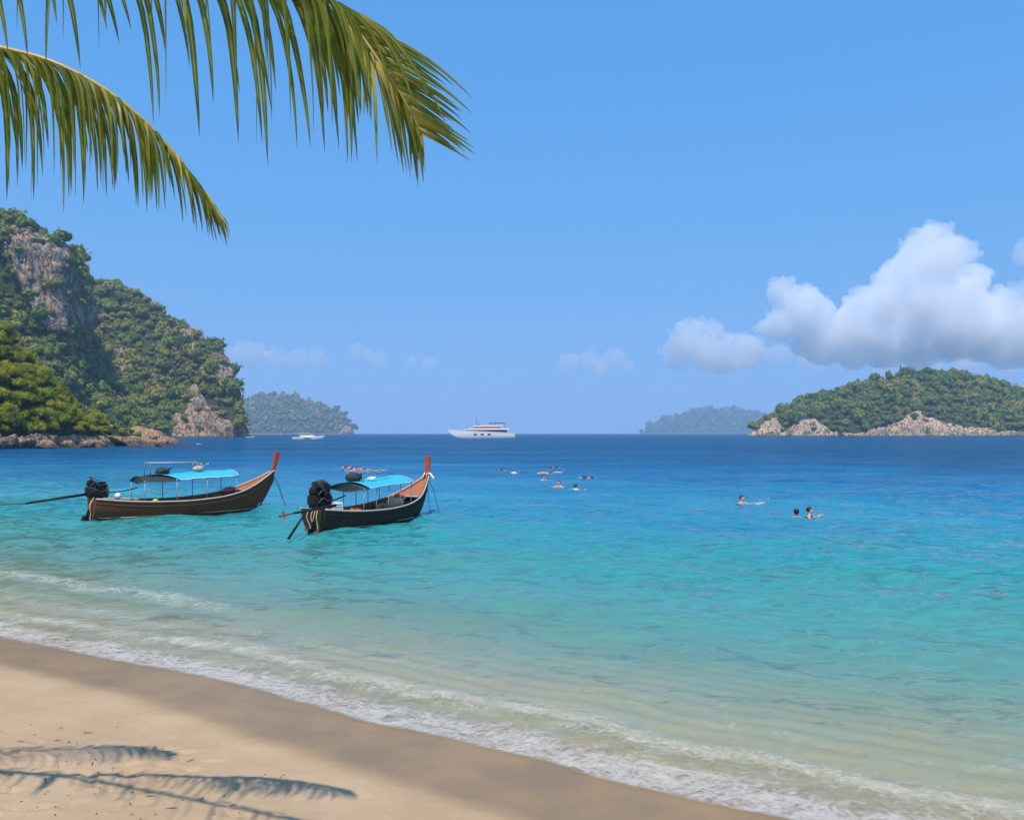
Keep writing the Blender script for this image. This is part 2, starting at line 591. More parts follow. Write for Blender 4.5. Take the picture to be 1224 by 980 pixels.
    lace = t.math('ADD', t.math('MULTIPLY', f1, 0.92), t.math('MULTIPLY', lace, 0.14))
    lvl = t.math('ADD', lace, t.math('SUBTRACT', t.math('MULTIPLY', foam_a, 0.50), 0.80))
    fo = t.maprange(lvl, -0.06, 0.36, 0.0, 0.60)
    fd = t.t.nodes.new('ShaderNodeBsdfDiffuse')
    fd.inputs['Color'].default_value = (0.74, 0.67, 0.59, 1)
    t.put(fd.inputs['Normal'], t.bump(lvl, 0.7, 0.06))
    sh = t.mixs(fo, sh, fd.outputs[0])
    tr2 = t.t.nodes.new('ShaderNodeBsdfTransparent')
    return t.done(t.mixs(t.attr('edge'), tr2.outputs[0], sh))
NRAD, NANG = 880, 440
rad = np.concatenate([np.geomspace(9.0, 70, 560)[:-1], np.geomspace(70, 8000, 321)])
ang = np.linspace(R(-62), R(62), NANG)
RR, AA = np.meshgrid(rad, ang, indexing='ij')
X, Y = RR * np.sin(AA), -4 + RR * np.cos(AA)
P2 = np.stack([X.ravel(), Y.ravel()], 1)
s = signed(P2, SHORE)
spac = np.maximum(np.gradient(rad)[:, None] * np.ones(NANG), RR * (ang[1] - ang[0])).ravel()
h = np.zeros(len(P2))
rs = np.random.default_rng(5)
for k in range(30):
    lam = 0.55 * (9.0 / 0.55) ** (k / 29.0)
    th = R(-118) + rs.normal(0, 0.5)
    ph = rs.uniform(0, 6.28)
    arg = 2 * math.pi / lam * (P2[:, 0] * math.cos(th) + P2[:, 1] * math.sin(th)) + ph
    h += 0.0066 * lam ** 0.75 * np.sin(arg + 0.6 * np.sin(arg * 0.37 + ph)) * sstep(2.2, 4.5, lam / spac)
h *= 0.12 + 0.88 * sstep(0.2, 7.0, s)
Pn = np.column_stack([P2, np.zeros(len(P2))])
wob = fbm(Pn * 0.35, 3)
near = s < 14
crest = 0.05 * np.exp(-((s - 3.9 - 0.9 * wob) / 0.35) ** 2) * sstep(3.5, -4, P2[:, 0]) + 0.035 * np.exp(-((s - 1.25 - 0.5 * wob) / 0.25) ** 2)
h = h + crest * near
# foam amounts: the leading edge of the swash, a trailing lace, and a weak second breaker at left
w2 = fbm(Pn * 0.8 + 9, 4)
f = 1.00 * np.exp(-(np.maximum(s - 0.30 - 0.40 * w2, 0) / (0.62 + 0.22 * wob)) ** 2)
f = np.maximum(f, 0.74 * np.exp(-((s - 1.25 - 0.6 * wob) / 0.55) ** 2))
f = np.maximum(f, 0.52 * np.exp(-((s - 2.3 - 0.8 * wob - 0.3 * w2) / 0.30) ** 2))
left = sstep(-1.5, -7.5, P2[:, 0])
f = np.maximum(f, left * 0.72 * np.exp(-((s - 3.8 - 0.9 * wob) / 0.55) ** 2))
f = np.maximum(f, left * 0.60 * np.exp(-((s - 2.2 - 0.6 * wob) / 0.5) ** 2))
f = np.maximum(f, 0.36 * sstep(8, 1.5, s))
f = np.where(s > 12, 0, f)
zw = np.where(s < 1.0, np.maximum(h, bed_z(s) + 0.012), h) + 0.0
keep = s > -0.12 - 0.18 * np.maximum(w2, -0.1)
fc = grid_faces(len(rad), NANG)
fc = fc[keep[fc].all(1)]
used = np.unique(fc)
remap = np.full(len(P2), -1)
remap[used] = np.arange(len(used))
me = np_mesh('sea', np.column_stack([P2, zw])[used], remap[fc], {'depth': water_depth(s)[used], 'foam': f[used], 'swash': sstep(4.5, 0.8, s)[used], 'edge': sstep(0.0, 0.10, s + 0.05 + 0.18 * np.maximum(w2, -0.1))[used]})
sea = link('sea', me, sea_material(), None, True, kind='structure')
# ------------------------------------------------------------------ headlands and islands
def rock_material(name, gain=(1.0, 1.0, 1.0), scale=1.0):
    t = NT(name)
    p = t.pos()
    st = t.vmath('MULTIPLY', p, (1.0, 1.0, 0.28))                 # streaks run down the face
    n1 = t.noise(st, 0.09 * scale, 6, 0.65, 0.6)
    n2 = t.noise(st, 0.35 * scale, 5, 0.65)
    n3 = t.noise(p, 1.2 * scale, 5, 0.7)
    c = t.ramp(n1, [(0.30, (0.14, 0.125, 0.11)), (0.43, (0.30, 0.27, 0.235)), (0.52, (0.50, 0.31, 0.165)), (0.60, (0.36, 0.32, 0.28)), (0.75, (0.54, 0.48, 0.41))])
    c = t.mixc(1.0, c, gain, 'MULTIPLY')
    c = t.mixc(t.maprange(n2, 0.50, 0.64, 0, 0.85), c, (0.070, 0.062, 0.052))
    c = t.mixc(t.maprange(n3, 0.58, 0.78, 0, 0.4), c, (0.42, 0.36, 0.29))
    vo = t.t.nodes.new('ShaderNodeTexVoronoi')
    vo.feature = 'DISTANCE_TO_EDGE'
    vo.inputs['Scale'].default_value = 0.16 * scale
    t.put(vo.inputs['Vector'], t.vmath('ADD', t.vmath('MULTIPLY', p, (1.0, 1.0, 0.5)), t.vmath('SCALE', t.noise(p, 0.2 * scale, 3, 0.6, out=1), scale=5.0 / scale)))
    crack = t.maprange(vo.outputs['Distance'], 0.0, 0.09, 1.0, 0.0)
    c = t.mixc(t.math('MULTIPLY', crack, 0.75), c, (0.045, 0.040, 0.034))
    # moss and scrub where the tree cover begins; soil between the trees
    rock = t.attr('rock')
    floor = t.mixc(n3, (0.030, 0.045, 0.014), (0.075, 0.085, 0.028))
    edge = t.math('ADD', rock, t.math('MULTIPLY', t.math('SUBTRACT', n2, 0.5), 0.9))
    c = t.mixc(t.maprange(edge, 0.38, 0.55), floor, c)
    # the rock grows darker towards its foot
    zz = t.t.nodes.new('ShaderNodeSeparateXYZ')
    t.put(zz.inputs[0], p)
    foot_dark = t.maprange(t.math('ADD', zz.outputs[2], t.math('MULTIPLY', n3, -1.2)), 0.2, 1.2, 0.75, 0.0)
    c = t.mixc(foot_dark, c, (0.05, 0.045, 0.04))
    hgt = t.math('SUBTRACT', t.math('ADD', t.math('MULTIPLY', n2, 0.7), t.math('MULTIPLY', n3, 0.45)), t.math('MULTIPLY', crack, 0.5))
    return t.done(t.bsdf(c, 0.85, t.bump(hgt, 0.9, 2.2 / scale), 0.2))
M_ROCK = rock_material('limestone', (1.0, 0.96, 0.90))
M_ROCK_PALE = rock_material('pale_island_rock', (1.55, 1.46, 1.32), 1.6)
M_ROCK_NEAR = rock_material('shore_rock', (1.2, 1.0, 0.82), 5.0)

def foliage_material(name, stops, trans=0.30):
    t = NT(name)
    tint = t.attr('tint')
    oi = t.t.nodes.new('ShaderNodeObjectInfo')
    leaf = t.attr('leaf')
    nn = t.noise(t.pos(), 0.02, 3, 0.6)
    v = t.math('ADD', t.math('MULTIPLY', tint, 0.45), t.math('MULTIPLY', oi.outputs['Random'], 0.35))
    v = t.math('ADD', v, t.math('MULTIPLY', nn, 0.35))
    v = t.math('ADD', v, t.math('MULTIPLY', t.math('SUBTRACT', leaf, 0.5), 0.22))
    c = t.ramp(v, stops)
    d = t.bsdf(c, 0.6, None, 0.25)
    tr = t.t.nodes.new('ShaderNodeBsdfTranslucent')
    t.put(tr.inputs[0], t.mixc(0.5, c, (0.16, 0.20, 0.02)))
    return t.done(t.mixs(trans, d, tr.outputs[0]))
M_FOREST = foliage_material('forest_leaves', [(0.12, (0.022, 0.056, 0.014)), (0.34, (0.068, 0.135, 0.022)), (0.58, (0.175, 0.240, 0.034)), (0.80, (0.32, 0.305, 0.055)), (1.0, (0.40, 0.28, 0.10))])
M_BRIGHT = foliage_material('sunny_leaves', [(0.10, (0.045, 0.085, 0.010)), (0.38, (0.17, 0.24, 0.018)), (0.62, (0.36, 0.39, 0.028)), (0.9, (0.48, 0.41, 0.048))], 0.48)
M_BARK = paint('bark', (0.11, 0.085, 0.06), 0.9, 0.6, 1.2)

def crown_arrays(seed, leaves, leaf, lobes=7, rx=1.0, rz=0.78, core=True, lo=0.30, hi=0.52, fluff=0.0):
    """unit crown: leaf triangles spread through a few overlapping clumps; returns verts, tris, leaf value"""
    g = np.random.default_rng(seed)
    cen = g.normal(0, 1, (lobes, 3))
    cen /= np.linalg.norm(cen, axis=1)[:, None]
    cen *= (g.uniform(0.30, 0.66, (lobes, 1))) * np.array([rx, rx, rz])
    cen[:, 2] = np.abs(cen[:, 2]) * 0.9 - 0.12
    lr = g.uniform(lo, hi, lobes)
    k = g.integers(0, lobes, leaves)
    d = g.normal(0, 1, (leaves, 3))
    d /= np.linalg.norm(d, axis=1)[:, None]
    d[:, 2] = np.where(d[:, 2] < -0.35, -d[:, 2], d[:, 2])
    rr = lr[k] * (1 - 0.35 * g.random(leaves) ** 2 + fluff * g.random(leaves) ** 3)
    c = cen[k] + d * rr[:, None] * (1 + 0.25 * noise3(d * 2.3 + k[:, None] * 5.1)[:, None])
    # leaf faces lie roughly along the clump surface, tipped at random
    nrm = d + g.normal(0, 0.36, (leaves, 3))
    nrm /= np.linalg.norm(nrm, axis=1)[:, None]
    t1 = np.cross(nrm, g.normal(0, 1, (leaves, 3)))
    t1 /= np.linalg.norm(t1, axis=1)[:, None]
    t2 = np.cross(nrm, t1)
    sz = leaf * g.uniform(0.6, 1.5, (leaves, 1))
    a = c + t1 * sz
    b = c - t1 * sz * 0.5 + t2 * sz * 0.75
    e = c - t1 * sz * 0.5 - t2 * sz * 0.75
    V = np.stack([a, b, e], 1).reshape(-1, 3)
    T = np.arange(leaves * 3).reshape(-1, 3)
    val = np.repeat(g.random(leaves), 3)
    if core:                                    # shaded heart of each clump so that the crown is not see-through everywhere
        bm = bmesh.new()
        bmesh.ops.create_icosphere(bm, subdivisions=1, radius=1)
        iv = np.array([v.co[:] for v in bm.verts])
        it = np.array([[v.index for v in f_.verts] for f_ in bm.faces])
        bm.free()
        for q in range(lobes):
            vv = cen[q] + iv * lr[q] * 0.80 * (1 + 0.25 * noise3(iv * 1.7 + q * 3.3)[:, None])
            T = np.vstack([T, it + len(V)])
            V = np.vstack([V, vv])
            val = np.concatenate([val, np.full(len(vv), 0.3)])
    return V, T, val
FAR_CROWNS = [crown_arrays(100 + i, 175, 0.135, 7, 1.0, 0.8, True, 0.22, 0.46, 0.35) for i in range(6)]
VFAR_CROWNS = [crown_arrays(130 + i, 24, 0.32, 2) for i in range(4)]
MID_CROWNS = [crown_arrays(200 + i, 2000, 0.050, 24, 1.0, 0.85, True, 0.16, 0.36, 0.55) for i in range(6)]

def scatter_join(name, crowns, pos, rad_, tint, mat, parent=None, **props):
    Vs, Ts, ti, lf = [], [], [], []
    base = 0
    g = np.random.default_rng(len(pos))
    kind = g.integers(0, len(crowns), len(pos))
    for k, (V, T, val) in enumerate(crowns):
        m = kind == k
        n = m.sum()
        if n == 0:
            continue
        a = g.uniform(0, 6.283, n)
        ca, sa = np.cos(a), np.sin(a)
        q = rad_[m][:, None]
        x = (V[None, :, 0] * ca[:, None] - V[None, :, 1] * sa[:, None]) * q + pos[m][:, 0:1]
        y = (V[None, :, 0] * sa[:, None] + V[None, :, 1] * ca[:, None]) * q + pos[m][:, 1:2]
        zz = V[None, :, 2] * q * g.uniform(0.7, 1.5, (n, 1)) + pos[m][:, 2:3]
        Vs.append(np.stack([x, y, zz], 2).reshape(-1, 3))
        Ts.append((T[None] + (np.arange(n) * len(V))[:, None, None]).reshape(-1, 3) + base)
        base += n * len(V)
        ti.append(np.repeat(tint[m], len(V)))
        lf.append(np.tile(val, n))
    me = np_mesh(name, np.vstack(Vs), np.vstack(Ts), {'tint': np.concatenate(ti), 'leaf': np.concatenate(lf)})
    return link(name, me, mat, parent, False, **props)

def place_words(x, lo, hi, zz, zlo, zhi):
    side = ('left', 'middle', 'right')[min(2, max(0, int(3 * (x - lo) / (hi - lo))))]
    up = ('foot', 'lower slope', 'upper slope', 'crest')[min(3, max(0, int(4 * (zz - zlo) / (zhi - zlo))))]
    return f'on the {side} part of the {up}'
def in_poly(x, y, poly):
    c = np.zeros(len(x), bool)
    n = len(poly)
    for i in range(n):
        (x1, y1), (x2, y2) = poly[i], poly[(i + 1) % n]
        cond = (y1 > y) != (y2 > y)
        xi = (x2 - x1) * (y - y1) / (y2 - y1 + 1e-9) + x1
        c ^= cond & (x < xi)
    return c
def landform(name, cols, rocks, nu, nv, rough, base_rock=None, seed=0, mat=None, rock_rough=None, mound=1.0):
    """a hill skinned from columns (px, shore_d, [(d, py), ...front to ridge]); a back slope is added. Returns grid data"""
    px = np.array([c[0] for c in cols], float)
    K = len(cols[0][2])
    D = np.array([[c[1]] + [q[0] for q in c[2]] for c in cols], float)
    Zc = np.array([[-1.5] + [at(c[0], q[1], q[0]).z for q in c[2]] for c in cols], float)
    ridge = Zc[:, -1:]
    w = np.maximum(ridge * 0.9, 4)
    D = np.hstack([D, D[:, -1:] + w * 0.9, D[:, -1:] + w * 2.2])
    Zc = np.hstack([Zc, ridge * 0.6, np.full_like(ridge, -2.0)])
    u = np.linspace(px[0], px[-1], nu)
    Du = np.stack([np.interp(u, px, D[:, k]) for k in range(D.shape[1])], 1)
    Zu = np.stack([np.interp(u, px, Zc[:, k]) for k in range(D.shape[1])], 1)
    kk = np.arange(D.shape[1])
    seg = np.concatenate([[0], np.cumsum([1.2] + [1.0] * (K - 1) + [0.35, 0.35])])
    v = np.interp(np.linspace(0, seg[-1], nv), seg, kk)
    i0 = np.minimum(v.astype(int), D.shape[1] - 2)
    fr = v - i0
    Dv = Du[:, i0] * (1 - fr) + Du[:, i0 + 1] * fr
    Zv = Zu[:, i0] * (1 - fr) + Zu[:, i0 + 1] * fr
    U = np.repeat(u[:, None], nv, 1)
    P = np.stack([(U - 612) / FPX * Dv, Dv, Zv], 2)
    du = np.gradient(P, axis=0)
    dv = np.gradient(P, axis=1)
    N = np.cross(du, dv)
    N /= np.linalg.norm(N, axis=2)[..., None] + 1e-9
    N *= np.where(N[..., 2:3] < 0, -1, 1)
    flat = P.reshape(-1, 3)
    sx, sy = to_px(flat)
    jit = 5.0 * fbm(flat * 0.06 + seed, 3)
    rock = np.zeros(len(flat))
    for poly in rocks:
        rock = np.maximum(rock, in_poly(sx + jit, sy + jit * 1.3, poly).astype(float))
    if base_rock is not None:
        rock = np.maximum(rock, (flat[:, 2] < base_rock * (1 + 0.8 * fbm(flat * np.array([0.05, 0.05, 0]) + seed, 3))).astype(float))
    front = (v[None, :] <= K + 0.05) * np.ones((nu, 1))
    rock *= front.ravel()
    env = sstep(0, 0.12, np.abs(np.linspace(0, 1, nv)))[None, :] * sstep(0, 0.04, np.minimum(np.linspace(0, 1, nu), 1 - np.linspace(0, 1, nu)) + 0.004)[:, None]
    amp = rough * fbm(flat / (rough * 7) + seed, 4)
    rr = rock_rough or rough * 0.7
    st = flat * np.array([1, 1, 0.45])
    crag = fbm(flat * np.array([1, 1, 0.22]) / (rr * 1.5) + seed, 4, 0.6, True)
    amp_r = rr * (1.1 * fbm(st / (rr * 4.0) + seed, 5, 0.55, True) - 0.1) + rr * 0.75 * crag + rr * 0.35 * fbm(flat / (rr * 0.7) + seed, 3)
    amp = np.where(rock > 0.5, amp_r, amp)
    sc = np.minimum(1.0, np.repeat(ridgefac(Zu, K), nv).reshape(nu, nv))
    P = P + N * (amp.reshape(nu, nv) * env * sc)[..., None]
    # smooth the rock mask for the material
    rk = rock.reshape(nu, nv)
    for _ in range(2):
        rk = (rk + np.roll(rk, 1, 0) + np.roll(rk, -1, 0) + np.roll(rk, 1, 1) + np.roll(rk, -1, 1)) / 5
    me = np_mesh(name, P.reshape(-1, 3), grid_faces(nu, nv), {'rock': rk.ravel()})
    o = link(name, me, mat or M_ROCK, None, False, kind='structure')
    return o, P, rk, v, K
def ridgefac(Zu, K):
    return np.clip(Zu[:, K] / 25.0, 0.08, 1)
def scatter(P, rk, v, K, spacing, zmin, back=0.25, seed=0, keep_rock=0.08):
    """area-weighted random points on the grid, away from rock, with a minimum spacing"""
    g = np.random.default_rng(seed)
    nu, nv = rk.shape
    A, B, Cc = P[:-1, :-1], P[1:, :-1], P[:-1, 1:]
    area = np.linalg.norm(np.cross(B - A, Cc - A), axis=2)
    ok = (v[:-1] < K + back)[None, :] & (A[..., 2] > zmin)
    area = area * ok
    n = int(area.sum() / spacing ** 2 * 2.4)
    idx = g.choice(area.size, n, p=(area / area.sum()).ravel())
    i, j = np.unravel_index(idx, area.shape)
    a, b = g.random((2, n, 1))
    q = A[i, j] + (B[i, j] - A[i, j]) * a + (Cc[i, j] - A[i, j]) * b
    m = rk[i, j] < 0.5
    m |= g.random(n) < keep_rock
    q = q[m]
    cell = {}
    out = []
    for p in q:
        key = (int(p[0] // spacing), int(p[1] // spacing), int(p[2] // spacing))
        if key in cell:
            continue
        cell[key] = 1
        out.append(p)
    return np.array(out)
def forest(P, rk, v, K, spacing, rlo, rhi, zmin, crowns, mat, label_stuff, n_single=0, single_label='', group='', seed=0, back=0.25, keep_rock=0.06, name='forest'):
    pos = scatter(P, rk, v, K, spacing, zmin, back, seed, keep_rock)
    pos = pos[(to_px(pos)[0] > -110) & (to_px(pos)[0] < 1330)]          # the rest is far outside the picture
    g = np.random.default_rng(seed + 1)
    rad_ = (rlo + rhi) * 0.5 * np.clip(np.exp(g.normal(-0.10, 0.46, len(pos))), 0.38, 2.3)
    tint = np.clip(0.5 + 1.1 * fbm(pos * 0.022 + seed, 3) + g.normal(0, 0.30, len(pos)), 0, 1.25)
    pos = pos + np.array([0, 0, 0.45]) * rad_[:, None]
    single = np.zeros(len(pos), bool)
    if n_single:
        sx, sy = to_px(pos)
        vis = (sx > 0) & (sx < 1224)
        size = rad_ / pos[:, 1] * vis
        single[np.argsort(-size)[:n_single]] = True
        meshes = []
        for k, (V, T, val) in enumerate(crowns):
            meshes.append(np_mesh('crown', V, T, {'tint': np.full(len(V), 0.5), 'leaf': val}))
        for n, k in enumerate(np.nonzero(single)[0]):
            me = meshes[n % len(meshes)]
            o = link('forest_tree', me, mat)
            o.location = pos[k]
            q = rad_[k]
            o.scale = (q, q, q * g.uniform(0.75, 1.5))
            o.rotation_euler = (0, 0, g.uniform(0, 6.28))
            tag(o, single_label + ', ' + place_words(sx[k], max(0, sx[single].min()), sx[single].max(), pos[k][2], pos[single][:, 2].min(), pos[single][:, 2].max()), 'tree', group)
    rest = ~single
    if rest.any():
        o = scatter_join(name, crowns, pos[rest], rad_[rest], tint[rest], mat, None, kind='stuff')
        o['label'] = label_stuff
        o['category'] = 'forest'
    return pos

# the tall cliffed hill at far left
A_cols = [(-260, 420, [(520, 430), (535, 335), (620, 232)]), (-120, 450, [(560, 410), (575, 305), (640, 228)]), (-40, 500, [(590, 400), (602, 285), (655, 250)]),
          (10, 520, [(600, 393), (610, 290), (660, 258)]), (40, 525, [(604, 398), (612, 296), (662, 275)]), (65, 530, [(606, 402), (613, 310), (664, 295)]),
          (80, 545, [(640, 405), (646, 322), (672, 308)]), (92, 560, [(668, 408), (673, 340), (685, 328)]), (100, 570, [(690, 412), (694, 372), (700, 362)]),
          (108, 575, [(700, 428), (703, 416), (708, 412)]), (130, 590, [(700, 455), (704, 450), (712, 447)]), (165, 620, [(700, 488), (704, 486), (710, 484)]),
          (205, 650, [(690, 519), (692, 518.6), (695, 518.5)])]
A_rock = [[(2, 296), (18, 280), (45, 288), (66, 302), (70, 345), (64, 394), (46, 384), (32, 352), (12, 318)],
          [(62, 300), (84, 308), (97, 335), (106, 392), (90, 400), (60, 398)]]
gA = landform('cliffed_hill', A_cols, A_rock, 280, 190, 7.0, None, 3, rock_rough=7.0)
B_cols = [(40, 760, [(820, 470), (870, 405), (950, 345)]), (95, 770, [(830, 470), (880, 405), (950, 340)]), (130, 775, [(835, 470), (885, 405), (950, 339)]),
          (165, 780, [(840, 475), (890, 420), (950, 358)]), (200, 790, [(845, 480), (890, 428), (945, 379)]), (230, 800, [(838, 485), (875, 430), (930, 396)]),
          (255, 808, [(832, 490), (858, 438), (910, 417)]), (270, 813, [(830, 492), (850, 455), (890, 440)]), (280, 818, [(832, 496), (846, 478), (870, 470)]),
          (289, 824, [(835, 508), (842, 500), (855, 498)]), (299, 830, [(834, 519.5), (836, 519), (840, 519)])]
B_rock = [[(204, 524), (206, 502), (222, 494), (228, 468), (238, 462), (249, 486), (266, 499), (292, 513), (292, 524)],
          [(216, 398), (230, 400), (236, 425), (222, 424)], [(250, 420), (268, 432), (280, 470), (272, 474), (256, 446)], [(134, 415), (146, 418), (156, 452), (146, 450)]]
gB = landform('forested_headland', B_cols, B_rock, 240, 170, 7.0, 3.0, 8, rock_rough=6.0)
D_cols = [(894, 1104, [(1105, 519.9), (1106, 519.8), (1107, 519.7)]), (903, 1100, [(1106, 514), (1108, 513.5), (1111, 513)]), (915, 1098, [(1106, 511), (1120, 508), (1140, 504)]),
          (940, 1095, [(1108, 505), (1135, 498), (1170, 489)]), (965, 1092, [(1106, 501), (1140, 491), (1180, 477)]), (1000, 1090, [(1106, 502), (1140, 487), (1190, 466)]),
          (1040, 1088, [(1102, 504), (1140, 482), (1200, 456)]), (1100, 1085, [(1101, 495), (1140, 474), (1210, 447)]), (1130, 1085, [(1101, 497), (1140, 472), (1210, 445)]),
          (1160, 1085, [(1100, 504), (1140, 476), (1210, 451)]), (1200, 1085, [(1096, 512), (1140, 485), (1210, 463)]), (1224, 1085, [(1096, 512), (1140, 487), (1210, 468)]),
          (1310, 1088, [(1100, 512), (1140, 495), (1205, 484)]), (1390, 1092, [(1102, 515), (1130, 509), (1170, 506)]), (1425, 1100, [(1103, 519.9), (1104, 519.8), (1106, 519.7)])]
D_rock = [[(896, 522), (906, 512), (918, 506), (930, 504), (936, 514), (934, 522)], [(936, 522), (946, 510), (960, 502), (974, 503), (986, 512), (1002, 522)],
          [(1020, 522), (1052, 511), (1070, 508), (1080, 498), (1098, 495), (1116, 502), (1138, 508), (1165, 512), (1190, 514), (1190, 522)]]
gD = landform('right_island', D_cols, D_rock, 280, 130, 6.0, 3.5, 21, M_ROCK_PALE, rock_rough=4.0)
E_cols = [(262, 2180, [(2190, 519), (2200, 518.8), (2210, 518.7)]), (285, 2150, [(2170, 508), (2230, 490), (2300, 482)]), (305, 2140, [(2165, 504), (2230, 486), (2310, 476)]), (340, 2130, [(2160, 502), (2230, 484), (2320, 473)]),
          (365, 2130, [(2160, 503), (2230, 488), (2310, 479)]), (390, 2130, [(2160, 507), (2220, 495), (2290, 488)]), (408, 2140, [(2150, 510), (2180, 501), (2230, 495)]),
          (417, 2150, [(2154, 512), (2160, 507), (2180, 503)]), (424, 2160, [(2162, 519), (2164, 518.6), (2168, 518.5)])]
E_cols = [(c[0], c[1] * 1.7, [(q[0] * 1.7, q[1]) for q in c[2]]) for c in E_cols]
gE = landform('hazy_island', E_cols, [[(404, 522), (408, 508), (418, 510), (424, 522)]], 120, 60, 7.0, 3.0, 33, rock_rough=5.0)
F_cols = [(764, 4520, [(4530, 518.2), (4540, 518), (4550, 518)]), (785, 4480, [(4520, 515), (4580, 511), (4700, 509)]), (810, 4450, [(4500, 512), (4600, 503), (4800, 499)]), (838, 4430, [(4500, 510), (4600, 500), (4850, 492)]),
          (868, 4430, [(4500, 510), (4600, 500), (4850, 491)]), (900, 4440, [(4500, 511), (4600, 502), (4820, 494)]), (940, 4480, [(4530, 514), (4600, 509), (4750, 504)]), (985, 4520, [(4530, 518.2), (4540, 518), (4550, 518)])]
F_cols = [(c[0], c[1] * 1.5, [(q[0] * 1.5, q[1]) for q in c[2]]) for c in F_cols]
gF = landform('far_island', F_cols, [], 120, 50, 9.0, 2.0, 41)

for gg, sp, lo, hi, crowns, lab, ns, sl, grp, sd, kr, nm in (
        (gA, 6.0, 3.6, 6.2, FAR_CROWNS, 'dense forest covering the tall cliffed hill', 70, 'large tree on the cliffed hill', 'big trees on the cliffed hill', 51, 0.10, 'hill_forest'),
        (gB, 7.2, 4.4, 7.6, FAR_CROWNS, 'dense forest covering the long headland at left', 70, 'large tree on the long headland', 'big trees on the headland', 52, 0.07, 'headland_forest'),
        (gD, 7.4, 4.4, 8.2, FAR_CROWNS, 'dense forest covering the rocky island at right', 110, 'large tree on the right island', 'big trees on the right island', 53, 0.05, 'island_forest'),
        (gE, 15.0, 9, 14.0, VFAR_CROWNS, 'hazy blue-green forest covering the middle island', 0, '', '', 54, 0.1, 'distant_forest'),
        (gF, 34.0, 20.0, 29.0, VFAR_CROWNS, 'faint hazy forest covering the farthest island', 0, '', '', 55, 0.1, 'distant_forest')):
    o, P, rk, v, K = gg
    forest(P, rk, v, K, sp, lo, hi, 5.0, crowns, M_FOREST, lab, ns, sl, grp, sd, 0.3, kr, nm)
# one tree stands clear of the ridge of the right island
pk = at(1062, 452, 1195)
o = link('emergent_tree', np_mesh('crown', *[FAR_CROWNS[2][0], FAR_CROWNS[2][1]], {'tint': np.full(len(FAR_CROWNS[2][0]), 0.1), 'leaf': FAR_CROWNS[2][2]}), M_FOREST)
o.location = pk + Vector((0, 0, 3))
o.scale = (8.0, 8.0, 15.0)
tag(o, 'tallest dark tree standing clear of the ridge of the right island', 'tree')

# the near wooded point with boulders at its foot
C_cols = [(-260, 120, [(128, 515), (145, 445), (175, 350)]), (-100, 160, [(168, 507), (185, 450), (210, 372)]), (0, 186, [(194, 507), (206, 456), (226, 402)]),
          (30, 198, [(205, 510), (215, 466), (232, 430)]), (60, 211, [(217, 512), (227, 485), (240, 464)]), (100, 229, [(234, 517), (241, 505), (250, 497)]),
          (140, 244, [(248, 521), (252, 515), (258, 513)]), (165, 253, [(256, 524), (259, 522), (262, 521)]), (190, 262, [(264, 528), (266, 527), (268, 527)]),
          (207, 269, [(270, 531), (271, 530.8), (272, 530.8)])]
gC = landform('wooded_point', C_cols, [], 260, 110, 2.2, 2.6, 61, M_ROCK_NEAR, rock_rough=2.0)
_, P, rk, v, K = gC
pos = scatter(P, rk, v, K, 3.5, 2.2, 0.3, 62, 0.02)
g = np.random.default_rng(63)
sx, sy = to_px(pos)
m = (sx > -60) & (sx < 172)
pos, sx = pos[m], sx[m]
order = np.argsort(pos[:, 1])
mid_meshes = [np_mesh('crown', V, T, {'tint': np.full(len(V), 0.10 + 0.22 * k), 'leaf': val}) for k, (V, T, val) in enumerate(MID_CROWNS)]
tr = MB()
tr.tube([(0, 0, -1.2), (0.06, 0.03, -0.7), (-0.02, 0.05, -0.2), (0.03, 0, 0.2)], [0.075, 0.058, 0.045, 0.02], 7)
for a in range(5):
    q = a * 1.3
    tr.tube([(0, 0.03, -0.5 + 0.1 * a), (0.25 * math.cos(q), 0.25 * math.sin(q), -0.2 + 0.08 * a), (0.5 * math.cos(q), 0.5 * math.sin(q), 0.05 + 0.06 * a)], [0.03, 0.02, 0.008], 5)
trunk0 = None
for n, k in enumerate(order):
    rad_ = g.uniform(2.2, 3.7) * (0.55 if sx[k] > 120 else 1.0) * (0.8 if sx[k] > 80 else 1)
    t = thing('leafy_tree', 'sunlit tree on the near wooded point, ' + place_words(sx[k], 0, 172, pos[k][2], pos[:, 2].min(), pos[:, 2].max()), 'tree', pos[k] + np.array([0, 0, -0.2]), g.uniform(0, 6.28), 'sunlit trees on the near point')
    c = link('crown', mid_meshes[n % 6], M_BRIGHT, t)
    c.scale = (rad_, rad_, rad_ * g.uniform(0.85, 1.25))
    c.location = (0, 0, rad_ * 0.75)
    if trunk0 is None:
        trunk0 = tr.build('trunk', M_BARK, t, True)
        tk = trunk0
    else:
        tk = link('trunk', trunk0.data, M_BARK, t)
    tk.scale = (rad_, rad_, rad_)
    tk.location = (0, 0, rad_ * 0.8)

